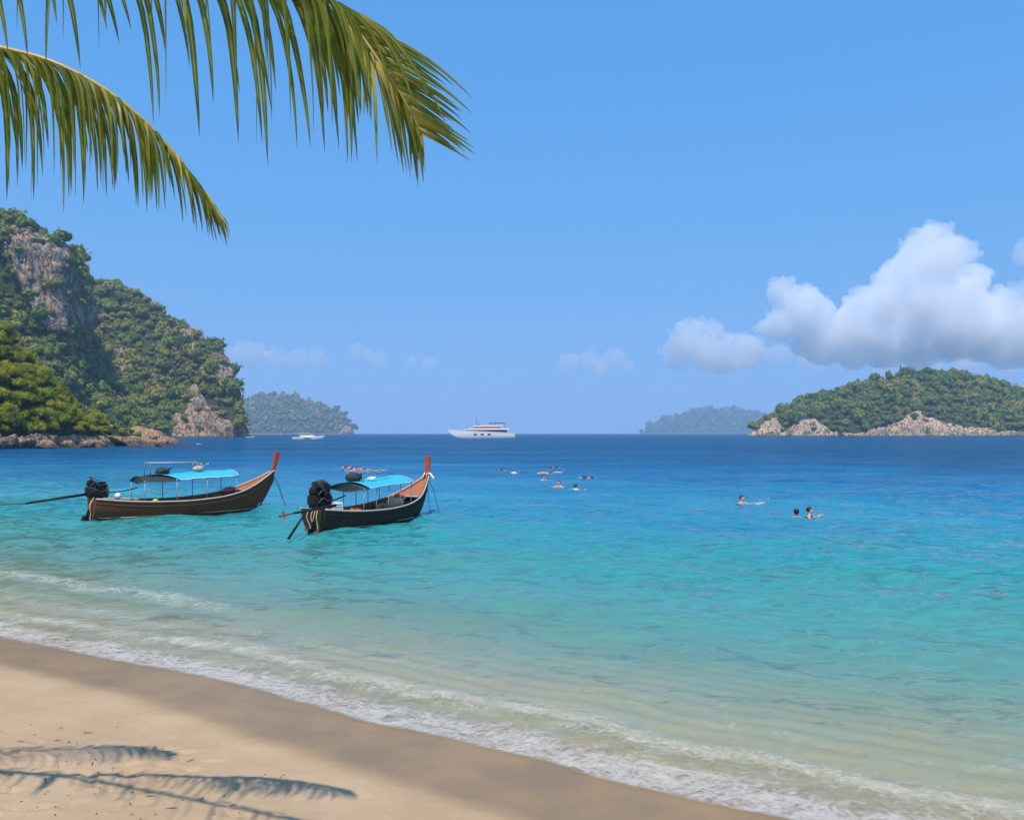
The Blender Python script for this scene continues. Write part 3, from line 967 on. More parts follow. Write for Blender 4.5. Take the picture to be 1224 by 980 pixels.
# boulders at the foot of the point
def boulder_mesh(seed):
    g = np.random.default_rng(seed)
    bm = bmesh.new()
    bmesh.ops.create_icosphere(bm, subdivisions=4, radius=1)
    v = np.array([q.co[:] for q in bm.verts])
    fcs = np.array([[q.index for q in f_.verts] for f_ in bm.faces])
    bm.free()
    for _ in range(16):                                  # flat broken faces
        n = g.normal(0, 1, 3)
        n /= np.linalg.norm(n)
        d = g.uniform(0.42, 0.80)
        over = np.maximum(v @ n - d, 0)
        v = v - over[:, None] * n * 0.9
    n0 = v / np.linalg.norm(v, axis=1)[:, None]
    v = v + n0 * (0.16 * fbm(v * 1.8 + seed, 4, 0.6, True) + 0.09 * fbm(v * 5 + seed, 3, 0.6, True))[:, None]
    return np_mesh('boulder', v, fcs, {'rock': np.ones(len(v))})
bmesh_list = [boulder_mesh(70 + i) for i in range(7)]
BOULD = [(-12, 536, 46, 20, 'pale orange'), (22, 535.5, 40, 14, 'low flat tan'), (48, 534, 26, 16, 'grey'), (70, 533, 34, 34, 'tall shaded grey'), (92, 532, 30, 32, 'tall shaded grey-brown'),
         (58, 536, 30, 9, 'low brown'), (110, 532.5, 22, 22, 'orange-brown'), (124, 531.5, 24, 16, 'small tan'), (136, 531, 32, 27, 'tall pale cracked'), (152, 531, 24, 18, 'pale grey'),
         (165, 530.5, 34, 24, 'broad pale tan'), (182, 531, 30, 18, 'sloping grey'), (196, 531.5, 26, 10, 'low grey'), (207, 531.5, 16, 6, 'low dark'), (100, 535, 26, 8, 'low wet'),
         (146, 533, 36, 10, 'flat brown'), (178, 533, 28, 8, 'flat wet grey'), (8, 532, 30, 26, 'dark shaded'), (36, 530, 26, 24, 'dark grey'), (80, 535, 18, 9, 'small brown'), (118, 534.5, 18, 8, 'small wet brown'),
         (-40, 538, 40, 16, 'tan'), (160, 534, 16, 6, 'small dark'), (192, 533.5, 20, 6, 'small flat')]
for n, (px, py, w, hh, desc) in enumerate(BOULD):
    p = on_level(px, py, 0.0)
    sc = p.y / FPX
    o = link('boulder', bmesh_list[n % 7], M_ROCK_NEAR, None, False)
    side = 'under the trees' if hh > 20 else 'at the waterline'
    tag(o, f'{desc} boulder {side} of the wooded point', 'boulder', 'boulders at the foot of the wooded point')
    o.location = (p.x, p.y + 1.0, hh * sc * 0.22)
    o.scale = (w * sc * 0.62, w * sc * 0.5, hh * sc * 0.85)
    o.rotation_euler = (0.3 * (n % 3 - 1), 0.22 * (n % 4 - 1.5), n * 1.7)
# ------------------------------------------------------------------ the palm at upper left
def palm_material(name, dark, mid, lit_gold):
    t = NT(name)
    oi = t.t.nodes.new('ShaderNodeObjectInfo')
    v = t.attr('along')                                  # 0 at the rachis, 1 at the tip
    n = t.noise(t.pos(), 9.0, 3, 0.6)
    c = t.mixc(t.maprange(t.math('ADD', n, t.math('MULTIPLY', oi.outputs['Random'], 0.4)), 0.4, 0.95), dark, mid)
    y = t.math('ADD', t.attr('lit_gold'), t.math('MULTIPLY', t.math('SUBTRACT', oi.outputs['Random'], 0.5), 0.35))
    c = t.mixc(t.maprange(y, 0.25, 1.0, 0.0, 0.9), c, lit_gold)  # yellow paints in sunlit upper faces besides the leaf's own tone
    c = t.mixc(t.maprange(v, 0.84, 1.0, 0.0, 0.7), c, (0.10, 0.065, 0.025))       # dry brown tips
    c = t.mixc(t.maprange(t.attr('rib'), 0.6, 1.0, 0.0, 0.5), c, lit_gold)  # lit fold along the midrib, put into its colour
    tr = t.t.nodes.new('ShaderNodeBsdfTranslucent')
    t.put(tr.inputs[0], t.mixc(0.6, c, (0.30, 0.34, 0.02)))
    return t.done(t.mixs(0.42, t.bsdf(c, 0.38, None, 0.45), tr.outputs[0]))
M_PALM = palm_material('palm_leaf', (0.036, 0.076, 0.012), (0.150, 0.205, 0.022), (0.62, 0.49, 0.10))
M_RACHIS = paint('palm_rib', (0.40, 0.30, 0.075), 0.45, 0.3, 6.0)
def spline(pts, n):
    P = [Vector(p) for p in pts]
    P = [P[0] * 2 - P[1]] + P + [P[-1] * 2 - P[-2]]
    out = []
    m = len(P) - 3
    for k in range(n):
        u = k / (n - 1) * m
        i = min(int(u), m - 1)
        f = u - i
        a, b, c, d = P[i:i + 4]
        out.append(0.5 * ((2 * b) + (c - a) * f + (2 * a - 5 * b + 4 * c - d) * f * f + (3 * b - a - 3 * c + d) * f ** 3))
    return out
def leaflet(base, d0, length, width, grav, twist, lit_gold, g, seg=9):
    """a folded blade: two strips either side of a midrib, hanging over under its weight"""
    p, d = Vector(base), Vector(d0).normalized()
    step = length / seg
    V, al, go, rb = [], [], [], []
    wv = d.cross(Vector((math.sin(twist), math.cos(twist), 0.15))).normalized()
    for i in range(seg + 1):
        u = i / seg
        w = width * min(1.0, 0.35 + u * 5) * (1 - u ** 1.6) ** 0.8 + 0.0012
        wv = (wv - d * wv.dot(d)).normalized()
        nr = d.cross(wv).normalized()
        for e in (-1, 0, 1):
            V.append(p + wv * (e * w * 0.5) + nr * (0.22 * w if e == 0 else 0))
            al.append(u)
            go.append(lit_gold * (1 - 0.9 * min(1, u * 1.6)))
            rb.append(1.0 if e == 0 else 0.35 * g.random())
        d = (d + Vector((g.uniform(-0.02, 0.02), g.uniform(-0.02, 0.02), -grav * step * (1.2 if u < 0.5 else 0.8)))).normalized()
        p = p + d * step
    Fc = []
    for i in range(seg):
        a = i * 3
        Fc += [(a, a + 1, a + 4, a + 3), (a + 1, a + 2, a + 5, a + 4)]
    return [v[:] for v in V], Fc, al, go, rb
def frond(parent, pts, n_side, lmax, width, lat_fn, grav_fn, fwd_fn, lit_gold, seed, parts=True, r0=0.028, gap=0.0):
    g = random.Random(seed)
    path = spline(pts, 80)
    mb = MB()
    mb.tube(path, [r0 * (1 - 0.9 * i / 79) + 0.002 for i in range(80)], 7)
    fr = mb.build('frond', M_RACHIS, parent, True)
    rest = dict(v=[], f=[], a=[], g=[], r=[])
    for sd in (-1, 1):
        for k in range(n_side):
            u = 0.06 + 0.935 * (max(k + g.uniform(-0.35, 0.35), 0.0) / (n_side - 1)) ** 0.92
            u = min(max(u, 0.02), 0.995)
            if g.random() < gap:
                continue
            i = min(int(u * 79), 77)
            base = path[i].lerp(path[i + 1], u * 79 - i)
            T = (path[i + 2] - path[max(i - 1, 0)]).normalized()
            L = lat_fn(T, u)
            f = fwd_fn(u) - (0.24 * float(sstep(0.5, 0.8, u)) if sd > 0 else 0.0)
            d0 = T * f + L * sd * (1 - f * 0.55) + Vector((g.gauss(0, .09), g.gauss(0, .09), 0.10 * (1 - u)))
            ln = lmax * (0.45 + 0.55 * min(1, u * 3.0)) * (1.0 - 0.76 * max(0, (u - 0.45) / 0.55) ** 0.8) * g.uniform(0.62, 1.12)
            if sd > 0 and lat_fn is lat_plane:
                ln *= 1.0 + 0.06 * float(sstep(0.55, 0.75, u))
            V, Fc, al, go, rb = leaflet(base, d0, ln, width * (1 - 0.68 * u) * g.uniform(0.8, 1.15), grav_fn(u, sd) * g.uniform(0.8, 1.2), g.uniform(-0.8, 0.8),
                                        lit_gold(u) * g.uniform(0.1, 1.5), g)
            sx, sy = to_px(np.array(V))
            inframe = ((sx > -5) & (sx < 1229) & (sy > -5)).any() and parts
            if inframe:
                me = np_mesh('leaflet', V, np.array(Fc), {'along': al, 'lit_gold': go, 'rib': rb})
                link('leaflet', me, M_PALM, fr, True)
            else:
                b = len(rest['v'])
                rest['v'] += V
                rest['f'] += [tuple(q + b for q in f_) for f_ in Fc]
                rest['a'] += al
                rest['g'] += go
                rest['r'] += rb
    if rest['v']:
        me = np_mesh('leaflets', np.array(rest['v']), np.array(rest['f']), {'along': rest['a'], 'lit_gold': rest['g'], 'rib': rest['r']})
        link('leaflets', me, M_PALM, fr, True, kind='stuff')
    return fr
CROWN = Vector((-6.4, 4.7, 6.1))
palm = thing('palm_tree', 'coconut palm whose arching fronds hang into the upper left of the picture', 'palm tree')
bz = sand_z(-7.4, 3.6)
tk = MB()
tp = spline([(-7.4, 3.6, bz - 0.3), (-7.3, 3.7, bz + 0.8), (-6.9, 4.2, 3.6), (-6.5, 4.65, 5.3), CROWN - Vector((0, 0, 0.1))], 60)
tk.tube(tp, [0.19 * (1 - 0.35 * i / 59) * (1.0 + (0.07 if i % 3 == 0 else 0)) + (0.10 if i < 4 else 0) for i in range(60)], 14)
tk.build('trunk', M_BARK, palm, True)
UPPER = [CROWN, at(-420, -150, 4.3), at(-120, -125, 4.0), at(80, -100, 3.8), at(230, -70, 3.7), at(330, -38, 3.65), at(392, 0, 3.65), at(428, 38, 3.65), at(460, 84, 3.65), at(486, 126, 3.7), at(504, 160, 3.75)]
LOWER = [CROWN, at(-420, 35, 4.7), at(-200, 32, 4.8), at(-60, 46, 4.85), at(0, 58, 4.9), at(60, 74, 4.95), at(120, 104, 5.0), at(170, 143, 5.05), at(212, 188, 5.1), at(240, 226, 5.15), at(260, 254, 5.2)]
def lat_depth(T, u):
    return Vector((T.y, -T.x, 0)).normalized()
def lat_plane(T, u):
    a = lat_depth(T, u)
    b = T.cross(Vector((0, 1, 0))).normalized()
    k = float(sstep(0.55, 0.72, u))
    return (a * (1 - k) * 0.9 + b * (k + 0.05)).normalized()
frond(palm, UPPER, 84, 0.92, 0.050, lat_plane, lambda u, sd: 4.0 - 3.2 * float(sstep(0.58, 0.80, u)) if sd < 0 else 4.0 - 3.2 * float(sstep(0.55, 0.75, u)), lambda u: 0.62 + 0.40 * float(sstep(0.5, 0.8, u)),
      lambda u: 0.22 + 0.85 * float(sstep(0.5, 0.80, u)), 4, r0=0.022)
frond(palm, LOWER, 96, 0.92, 0.052, lat_depth, lambda u, sd: 6.0 - 2.6 * float(sstep(0.6, 0.95, u)), lambda u: 0.62 + 0.25 * u, lambda u: 0.45 + 0.65 * float(sstep(0.3, 0.9, u)), 5)
OFF = [CROWN, CROWN + Vector((0.8, 0.35, 0.25)), CROWN + Vector((1.7, 0.75, 0.05)), CROWN + Vector((2.2, 1.0, -0.4)), CROWN + Vector((2.5, 1.15, -0.8))]
frond(palm, OFF, 100, 0.72, 0.055, lat_depth, lambda u, sd: 2.6, lambda u: 0.55, lambda u: 0.4, 6, parts=False, r0=0.018)
for k, (a, dr) in enumerate(((150, 0.7), (185, 0.5), (215, 0.9), (245, 0.5), (275, 0.8))):
    dx, dy = math.cos(R(a)), math.sin(R(a))
    ln = 3.6 if dr > 0 else 2.6
    up = 0.9 if dr > 0 else 1.6
    pts = [CROWN + Vector((dx * ln * q, dy * ln * q, up * math.sin(q * 2.4) - abs(dr) * q * q * (2.0 if dr > 0 else 0.2))) for q in (0, 0.25, 0.5, 0.75, 1.0)]
    frond(palm, pts, 45, 0.75, 0.05, lat_depth, lambda u, sd: 4.5, lambda u: 0.5, lambda u: 0.3, 20 + k, parts=False)

# ------------------------------------------------------------------ hull lofting
def loft_hull(st, n=44, m=9, shrink=0.0, lift=0.0, power=0.75):
    """st rows: x, half beam, rail z, keel z. Returns rows of points, port rail to starboard rail"""
    st = np.array(st, float)
    t = np.linspace(0, 1, len(st))
    tt = np.linspace(0, 1, n)
    def sm(c):
        y = np.interp(tt, t, st[:, c])
        for _ in range(3):
            y[1:-1] = 0.25 * y[:-2] + 0.5 * y[1:-1] + 0.25 * y[2:]
        return y
    X_, B_, G_, K_ = sm(0), sm(1), sm(2), sm(3)
    rows = []
    for i in range(n):
        b = max(B_[i] - shrink, 0.004)
        kz = min(K_[i] + lift, G_[i] - 0.01)
        half = []
        for j in range(m):
            a = j / (m - 1) * math.pi / 2
            half.append((X_[i], b * math.sin(a) ** power, kz + (G_[i] - kz) * (1 - math.cos(a)) ** 0.95))
        rows.append([Vector((x, y, z_)) for x, y, z_ in reversed(half)] + [Vector((x, -y, z_)) for x, y, z_ in half[1:]])
    return rows

M_HULL_BROWN = paint('hull_brown', (0.150, 0.056, 0.027), 0.7, 0.6, 2.0, 0.45, 0.15, 0.06)
M_HULL_DARK = paint('hull_dark', (0.040, 0.030, 0.023), 0.7, 0.6, 2.0, 1.7, 0.15, 0.06)
M_WOOD_OR = paint('orange_wood', (0.38, 0.125, 0.045), 0.55, 0.5, 2.4, 0.45)
M_WOOD_RED = paint('red_wood', (0.42, 0.060, 0.022), 0.5, 0.45, 2.2, 0.6)
M_WOOD_DK = paint('worn_brown_wood', (0.12, 0.062, 0.034), 0.7, 0.5, 3.0)
M_RAIL = paint('pale_rail_paint', (0.50, 0.40, 0.32), 0.5, 0.5, 2.5, 0.55)
M_WHITE = paint('white_paint', (0.78, 0.78, 0.76), 0.4, 0.25, 1.0, 0.8)
M_CANVAS = paint('turquoise_canvas', (0.030, 0.42, 0.52), 0.75, 0.25, 1.6, 0.75, 0.3)
M_TARP = paint('dark_tarp', (0.030, 0.034, 0.038), 0.8, 0.4, 2.0)
M_STEEL = paint('grey_pipe', (0.30, 0.33, 0.36), 0.45, 0.4, 4.0, 0.5, 0.1, 0.5, 0.3)
M_BLACK = paint('oily_black_metal', (0.011, 0.010, 0.010), 0.6, 0.5, 6.0, 2.2, 0.3, 0.25)
M_GREY = paint('grimy_grey_metal', (0.10, 0.095, 0.09), 0.45, 0.6, 5.0, 0.35, 0.3, 0.5, 0.5)
M_RUST = paint('rusty_steel', (0.20, 0.085, 0.035), 0.8, 0.6, 6.0, 0.4)
M_ROPE = paint('tan_rope', (0.46, 0.35, 0.20), 0.9, 0.4, 12.0)
M_ORANGE = paint('orange_nylon', (0.62, 0.12, 0.035), 0.7, 0.3, 3.0)
M_PINK = paint('pink_nylon', (0.62, 0.14, 0.14), 0.7, 0.3, 3.0)
M_YELLOW = paint('yellow_plastic', (0.62, 0.40, 0.07), 0.5, 0.3, 3.0)
M_CREAM = paint('cream_cloth', (0.66, 0.58, 0.34), 0.8, 0.3, 3.0)
M_PALEBLUE = paint('pale_blue_paint', (0.32, 0.50, 0.53), 0.5, 0.4, 2.0, 0.6)
M_GLASS = paint('dark_glass', (0.015, 0.02, 0.03), 0.08, 0.1, 1.0, 1.0, 0.0, 0.6)
M_REDTRIM = paint('red_trim', (0.50, 0.10, 0.07), 0.5, 0.2, 1.0)

LT = [(-3.45, .44, .82, .02), (-2.6, .62, .71, -.16), (-1.5, .74, .62, -.25), (0, .80, .58, -.28), (1.4, .77, .66, -.26), (2.4, .62, .84, -.20), (3.15, .41, 1.12, -.06), (3.75, .20, 1.42, .42), (4.2, .05, 1.68, 1.15)]
def longtail(label, stern_px, bow_px, heading, hull_mat, right):
    S = on_level(*stern_px)
    cx = (bow_px - 612) / FPX
    ca, sa = math.cos(heading), math.sin(heading)
    L = (cx * S.y - S.x) / (ca - cx * sa)
    k = L / 6.75
    loc = S + Vector((ca, sa, 0)) * (3.45 * k)
    boat = thing('longtail_boat', label, 'boat', (loc.x, loc.y, 0.0), heading)
    boat.scale = (k, k, k)
    M = Matrix.Translation((loc.x, loc.y, 0)) @ Matrix.Rotation(heading, 4, 'Z') @ Matrix.Scale(k, 4)
    inv = M.inverted()
    LTW = [(a_, b_ * 1.22, c_, d_) for a_, b_, c_, d_ in LT]
    rows = loft_hull(LTW)
    mb = MB()
    mb.sheet(rows)
    mb.add(rows[0], [tuple(range(len(rows[0])))])                               # transom
    hull = mb.build('hull', hull_mat, boat, True)
    rin = loft_hull(LTW, 44, 9, 0.045, 0.07)
    mb = MB()
    mb.sheet(rin)
    mb.build('hull_lining', M_WOOD_OR, boat, True)
    for e in (0, -1):                                                            # the two gunwales
        mb = MB()
        off = 0.02 if e == 0 else -0.02
        mb.tube([r_[e] + Vector((0, off, 0.0)) for r_ in rows], 0.034, 6)
        mb.build('gunwale', M_RAIL, boat, True)
        mb = MB()
        mb.tube([r_[e].lerp(r_[e + 2 if e == 0 else -3], 0.55) + Vector((0, off * 1.2, 0)) for r_ in rows[:-2]], 0.014, 5)
        mb.build('rubbing_strake', M_WOOD_DK if not right else hull_mat, boat, True)
    mb = MB()
    wl = []
    for r_ in rows[1:38]:
        half = r_[len(r_) // 2:]
        a = min(half, key=lambda q: abs(q.z - 0.05))
        wl.append(Vector((a.x, a.y - 0.012, 0.045)))
    mb.tube(wl, 0.016, 5)
    mb.build('waterline_stripe', M_RAIL, boat, True)
    # floor planks
    for j in range(-3, 4):
        mb = MB()
        mb.box((-0.1, j * 0.145, 0.02 + 0.035 * abs(j) ** 1.2 * 0.25), (4.9 - 0.3 * abs(j), 0.13, 0.025))
        mb.build('floor_plank', M_WOOD_DK, boat, bevel=0.004)
    # cross seats
    for x in (-2.7, -1.2, 0.2, 1.5, 2.2):
        i = int(np.argmin([abs(r_[0].x - x) for r_ in rin]))
        hw = rin[i][0].y
        zz = rin[i][0].z - 0.16
        mb = MB()
        mb.box((x, 0, zz), (0.26, hw * 1.94, 0.035))
        mb.build('thwart', M_WOOD_OR if x > 1 else M_WOOD_DK, boat, bevel=0.005)
    mb = MB()
    aft = [r_ for r_ in rin if r_[0].x < -2.25]
    mb.slab([[Vector((r_[0].x + 0.02, r_[0].y * q, r_[0].z - 0.02)) for q in (1, 0, -1)] for r_ in aft], 0.03)
    mb.build('stern_deck', M_WOOD_DK, boat)
    # ribs inside
    for x in np.arange(-2.9, 3.2, 0.42):
        i = int(np.argmin([abs(r_[0].x - x) for r_ in rin]))
        mb = MB()
        mb.tube([p.lerp(Vector((p.x, 0, p.z + 0.2)), 0.03) for p in rin[i][1:-1]], 0.02, 4)
        mb.build('rib', M_WOOD_DK if right else M_WOOD_OR, boat)
    # fore deck
    sel = [r_ for r_ in rin if 2.55 < r_[0].x < 4.05]
    mb = MB()
    mb.slab([[Vector((r_[0].x, r_[0].y * q, r_[0].z - 0.05 - 0.02 * abs(q))) for q in (1, 0.5, 0, -0.5, -1)] for r_ in sel], 0.03)
    mb.build('foredeck', M_WOOD_OR, boat)
    mb = MB()
    r_ = sel[0]
    mb.box((r_[0].x - 0.04, 0, r_[0].z - 0.03), (0.16, r_[0].y * 1.96, 0.05))
    mb.build('deck_beam', M_PALEBLUE if right else M_RAIL, boat, bevel=0.006)
    # the raised bow post: a board that widens to the top
    mb = MB()
    pr = []
    lean = 0.30 if not right else 0.12
    for q in range(7):
        u = q / 6
        w, th = 0.13 + 0.13 * u ** 0.8, 0.075
        c = Vector((4.10 + lean * u + 0.03 * math.sin(u * 3), 0, 1.45 + 1.05 * u))
        pr.append([c + Vector((-w / 2, -th, 0)), c + Vector((w / 2, -th * 0.5, 0)), c + Vector((w / 2, th * 0.5, 0)), c + Vector((-w / 2, th, 0))])
        if right:      # this post is broad across the boat
            pr[-1] = [c + Vector((-0.05, -w * 0.55, 0)), c + Vector((0.05, -w * 0.5, 0)), c + Vector((0.05, w * 0.5, 0)), c + Vector((-0.05, w * 0.55, 0))]
    fs_ = []
    for i in range(6):
        for j in range(4):
            fs_.append((i * 4 + j, i * 4 + (j + 1) % 4, (i + 1) * 4 + (j + 1) % 4, (i + 1) * 4 + j))
    fs_ += [(0, 1, 2, 3), (27, 26, 25, 24)]
    mb.add([p for q in pr for p in q], fs_)
    mb.build('bow_post', M_WOOD_RED, boat, bevel=0.008)
    mb = MB()
    mb.tube([(3.55, 0, 0.10), (3.82, 0, 0.55), (4.08, 0, 1.05), (4.22, 0, 1.62)], [0.035, 0.045, 0.05, 0.06], 6)
    mb.build('stem', M_WOOD_RED if not right else M_WOOD_OR, boat, True)
    if right:
        g = random.Random(9)
        for col, n in ((M_CREAM, 3), (M_PINK, 2), (M_WHITE, 3)):                 # ribbons tied round the post
            mb = MB()
            for _ in range(n):
                a = g.uniform(0, 6.28)
                mb.tube([(4.16, 0.02, 1.72), (4.16 + 0.14 * math.cos(a), 0.16 * math.sin(a), 1.74 + g.uniform(0, .08)), (4.16 + 0.24 * math.cos(a), 0.34 * math.sin(a), 1.60), (4.16 + 0.26 * math.cos(a), 0.38 * math.sin(a), 1.45)], [0.03, 0.035, 0.03, 0.015], 5)
            mb.tube([(4.16 + 0.10 * math.cos(a), 0.14 * math.sin(a), 1.66 + 0.02 * n) for a in np.linspace(0, 6.28, 14)], 0.03, 5)
            mb.build('ribbon', col, boat, True)
    # mooring lines off the bow
    for y0, dx, dz in ((-0.05, 0.55, 0.42), (0.05, 0.95, 0.15)):
        mb = MB()
        mb.tube(spline([(4.15, y0, 1.5), (4.25 + dx * 0.3, y0 * 4, 0.95), (4.15 + dx * 0.7, y0 * 6, 0.35), (4.15 + dx, y0 * 8, -0.1)], 12), 0.012, 5)
        mb.build('mooring_line', M_TARP, boat, True)
    # canopy on pipe posts
    ez, rz_ = 1.48, 0.20
    hw = 0.84
    if right:
        xa_far, xa_near, xf = -1.55, -1.25, 1.75
    else:
        xa_far, xa_near, xf = -1.75, -0.35, 2.15
    rws = []
    for i in range(15):
        u = i / 14
        row = []
        for j in range(13):
            q = j / 12 * 2 - 1                           # +1 far (port), -1 near (starboard)
            xa = xa_near + (xa_far - xa_near) * (q + 1) / 2
            x = xa + (xf - xa) * u
            sag = 0.025 * math.sin(u * math.pi * 4) ** 2 + 0.012 * math.sin(7 * u + 4 * q)
            row.append(Vector((x, -q * -hw, ez + rz_ * (1 - abs(q) ** 1.9) - sag + 0.10 * u)))
        rws.append(row)
    mb = MB()
    mb.slab(rws, 0.012)
    can = mb.build('canopy', M_CANVAS, boat, True)
    mb = MB()
    mb.tube([r_[0] - Vector((0, 0, 0.01)) for r_ in rws], 0.016, 5)
    mb.tube([r_[-1] - Vector((0, 0, 0.01)) for r_ in rws], 0.016, 5)
    mb.tube([p - Vector((0, 0, 0.01)) for p in rws[-1]], 0.016, 5)
    mb.build('trim', M_WHITE, can, True)
    # dark sheet put in for the shade under the canopy's after end
    mb = MB()
    x0 = xa_far - 0.02
    x1 = xa_near + (0.25 if not right else 0.1)
    trw = []
    for i in range(9):
        u = i / 8
        trw.append([Vector((x0 + (x1 - x0) * u, q * hw * 0.98, ez - 0.035 + rz_ * 0.97 * (1 - abs(q) ** 1.9) - 0.05 * math.sin(u * 3.14) - (0.02 if u < 0.1 else 0))) for q in np.linspace(-1, 1, 11)])
    mb.slab(trw, 0.01)
    edge = [p + Vector((0, 0, -0.02)) for p in trw[0]]
    drop = [Vector((p.x + 0.06 * math.sin(3 * p.y), p.y, min(p.z - 0.02, ez - 0.10 - 0.08 * math.cos(2.2 * p.y)))) for p in edge]
    mb.sheet([edge, [a.lerp(b, 0.5) + Vector((0.03, 0, 0)) for a, b in zip(edge, drop)], drop])
    mb.build('underside_shade', M_TARP, boat, True)
    for sgn in (-1, 1):
        xsp = np.linspace(x0 + 0.06, xf - 0.06, 4 if not right else 5)
        for x in xsp:
            i = int(np.argmin([abs(r_[0].x - x) for r_ in rows]))
            mb = MB()
            top = ez - 0.02 + 0.10 * (x - x0) / (xf - x0)
            mb.tube([(x, sgn * min(rows[i][0].y - 0.05, 0.76), rows[i][0].z - 0.25), (x, sgn * (hw - 0.04), top)], 0.018, 7)
            mb.build('canopy_post', M_STEEL, boat, True)
    # pipe rack over the canopy with a dark bundle lashed to it
    x2, x3, zt = (-1.35, 0.55, 2.15) if not right else (-1.0, 0.6, 2.05)
    for sgn in (-0.35, 0.35):
        mb = MB()
        mb.tube([(x2, sgn, ez + 0.15), (x2, sgn, zt), (x3, sgn, zt - 0.02), (x3 + 0.45, sgn, ez + 0.36)], 0.02, 6)
        mb.build('rack_rail', M_STEEL, boat, True)
    for x in (x2, x3):
        MB().tube([(x, -0.35, zt - 0.01), (x, 0.35, zt - 0.01)], 0.016, 6).build('rack_crossbar', M_STEEL, boat, True)
    # engine on the stern
    eng = MB().box((-3.28, 0, 1.02), (0.62, 0.34, 0.34)).build('engine', M_BLACK, boat, bevel=0.03)
    b = MB().box((-3.12, 0, 1.30), (0.30, 0.26, 0.24), None, 0.85)
    for q in range(5):
        b.box((-3.12, 0, 1.22 + 0.045 * q), (0.36, 0.32, 0.012))
    b.build('cylinder_head', M_BLACK, eng)
    MB().cyl((-3.45, -0.10, 1.36), (-3.45, 0.14, 1.36), 0.15, 16).build('air_filter', M_BLACK, eng)
    MB().cyl((-2.94, -0.22, 1.04), (-2.90, -0.22, 1.04), 0.01, 6).cyl((-2.98, 0, 1.06), (-2.90, 0, 1.06), 0.25, 20).build('flywheel', M_GREY, eng)
    MB().tube(spline([(-3.2, -0.18, 1.2), (-3.3, -0.27, 1.34), (-3.5, -0.26, 1.52), (-3.58, -0.22, 1.66)], 12), 0.035, 8).build('exhaust_pipe', M_GREY, eng, True)
    MB().box((-3.60, 0.02, 1.10), (0.08, 0.32, 0.28)).build('radiator', M_BLACK, eng, bevel=0.02)
    MB().tube([(-3.30, 0.02, 0.86), (-3.30, 0.02, 0.45)], 0.05, 8).box((-3.30, 0, 0.84), (0.5, 0.16, 0.06)).build('engine_mount', M_RUST, eng)
    h_ = MB()
    for y, z0 in ((-0.19, 1.0), (0.19, 1.1), (-0.19, 1.25), (0.1, 1.42)):
        h_.tube(spline([(-3.55, y, z0), (-3.40, y * 1.4, z0 + 0.16), (-3.15, y * 1.3, z0 + 0.05), (-3.0, y, z0 + 0.14)], 12), 0.018, 6)
    h_.build('hoses', M_GREY, eng, True)
    MB().tube([(-2.95, 0.05, 1.0), (-2.3, 0.12, 1.02), (-1.75, 0.14, 1.12)], 0.022, 7).build('tiller', M_BLACK, eng, True)
    if right:                                   # a tall mass of shrouded machinery stands forward of the engine
        MB().ball((-3.0, 0.16, 1.35), (0.30, 0.30, 0.34), 14, 10, 0.10).build('engine_cover', M_TARP, eng)
        MB().box((-3.25, -0.05, 1.50), (0.42, 0.5, 0.22), Matrix.Rotation(0.3, 3, 'Y')).build('fuel_tank', M_BLACK, eng, bevel=0.04)
    es = 1.15 if right else 1.05
    eng.scale = (es, es, es)
    eng.location = (3.28 * (es - 1) + (0.15 if right else 0.0), 0, -0.85 * (es - 1))
    # the long propeller shaft, swung out and raised
    a = Vector((-3.5, 0, 1.0))
    if right:
        e1, e2 = inv @ at(352, 613, 28.4), inv @ at(338, 616, 27.6)
        a = inv @ at(401, 604, 30.4)
    else:
        e1, e2 = inv @ at(31, 601.5, 33.0), inv @ at(-18, 604, 32.2)
    MB().tube([a, e1], [0.055, 0.042], 8).build('tail_tube', M_BLACK, boat, True)
    MB().tube([e1, e2], 0.028, 7).build('propeller_shaft', M_RUST, boat, True)
    pr = MB()
    ax = (e2 - e1).normalized()
    o1 = ax.orthogonal().normalized()
    o2 = ax.cross(o1)
    for q in range(3):
        an = q * 2.094
        d = o1 * math.cos(an) + o2 * math.sin(an)
        tn = ax.cross(d)
        pr.add([e2 + d * 0.03 - tn * 0.02, e2 + d * 0.12 - tn * 0.06 + ax * 0.02, e2 + d * 0.16, e2 + d * 0.10 + tn * 0.06 - ax * 0.02, e2 + d * 0.03 + tn * 0.02], [(0, 1, 2, 3, 4)])
    pr.cyl(e2 - ax * 0.04, e2 + ax * 0.05, 0.035, 8)
    pr.build('propeller', M_RUST, boat)
    if right:
        p0, p1 = inv @ at(366, 611, 29.3), inv @ (on_level(344, 640) + Vector((0, 0, -0.15)))
        MB().tube([p0, p1], [0.035, 0.045], 8).build('steering_pole', M_BLACK, boat, True)
    # steering blade and ropes at the transom
    rp = MB()
    rp.box((-3.60, -0.10, 0.18), (0.16, 0.05, 0.42), Matrix.Rotation(0.35, 3, 'Y'))
    rp.box((-3.68, -0.10, 0.02), (0.30, 0.05, 0.22), Matrix.Rotation(0.35, 3, 'Y'))
    rp.build('rudder', M_BLACK, boat, bevel=0.01)
    for q, (y, y2) in enumerate(((-0.2, -0.32), (0.0, -0.12), (0.16, 0.02), (-0.1, 0.1)) if right else ((-0.2, -0.15), (-0.12, -0.05))):
        MB().tube(spline([(-3.42, y, 0.86), (-3.56, y * 1.2, 0.55), (-3.52, (y + y2) / 2, 0.25), (-3.55, y2, -0.03)], 12), 0.02, 6).build('stern_rope', M_ROPE, boat, True)
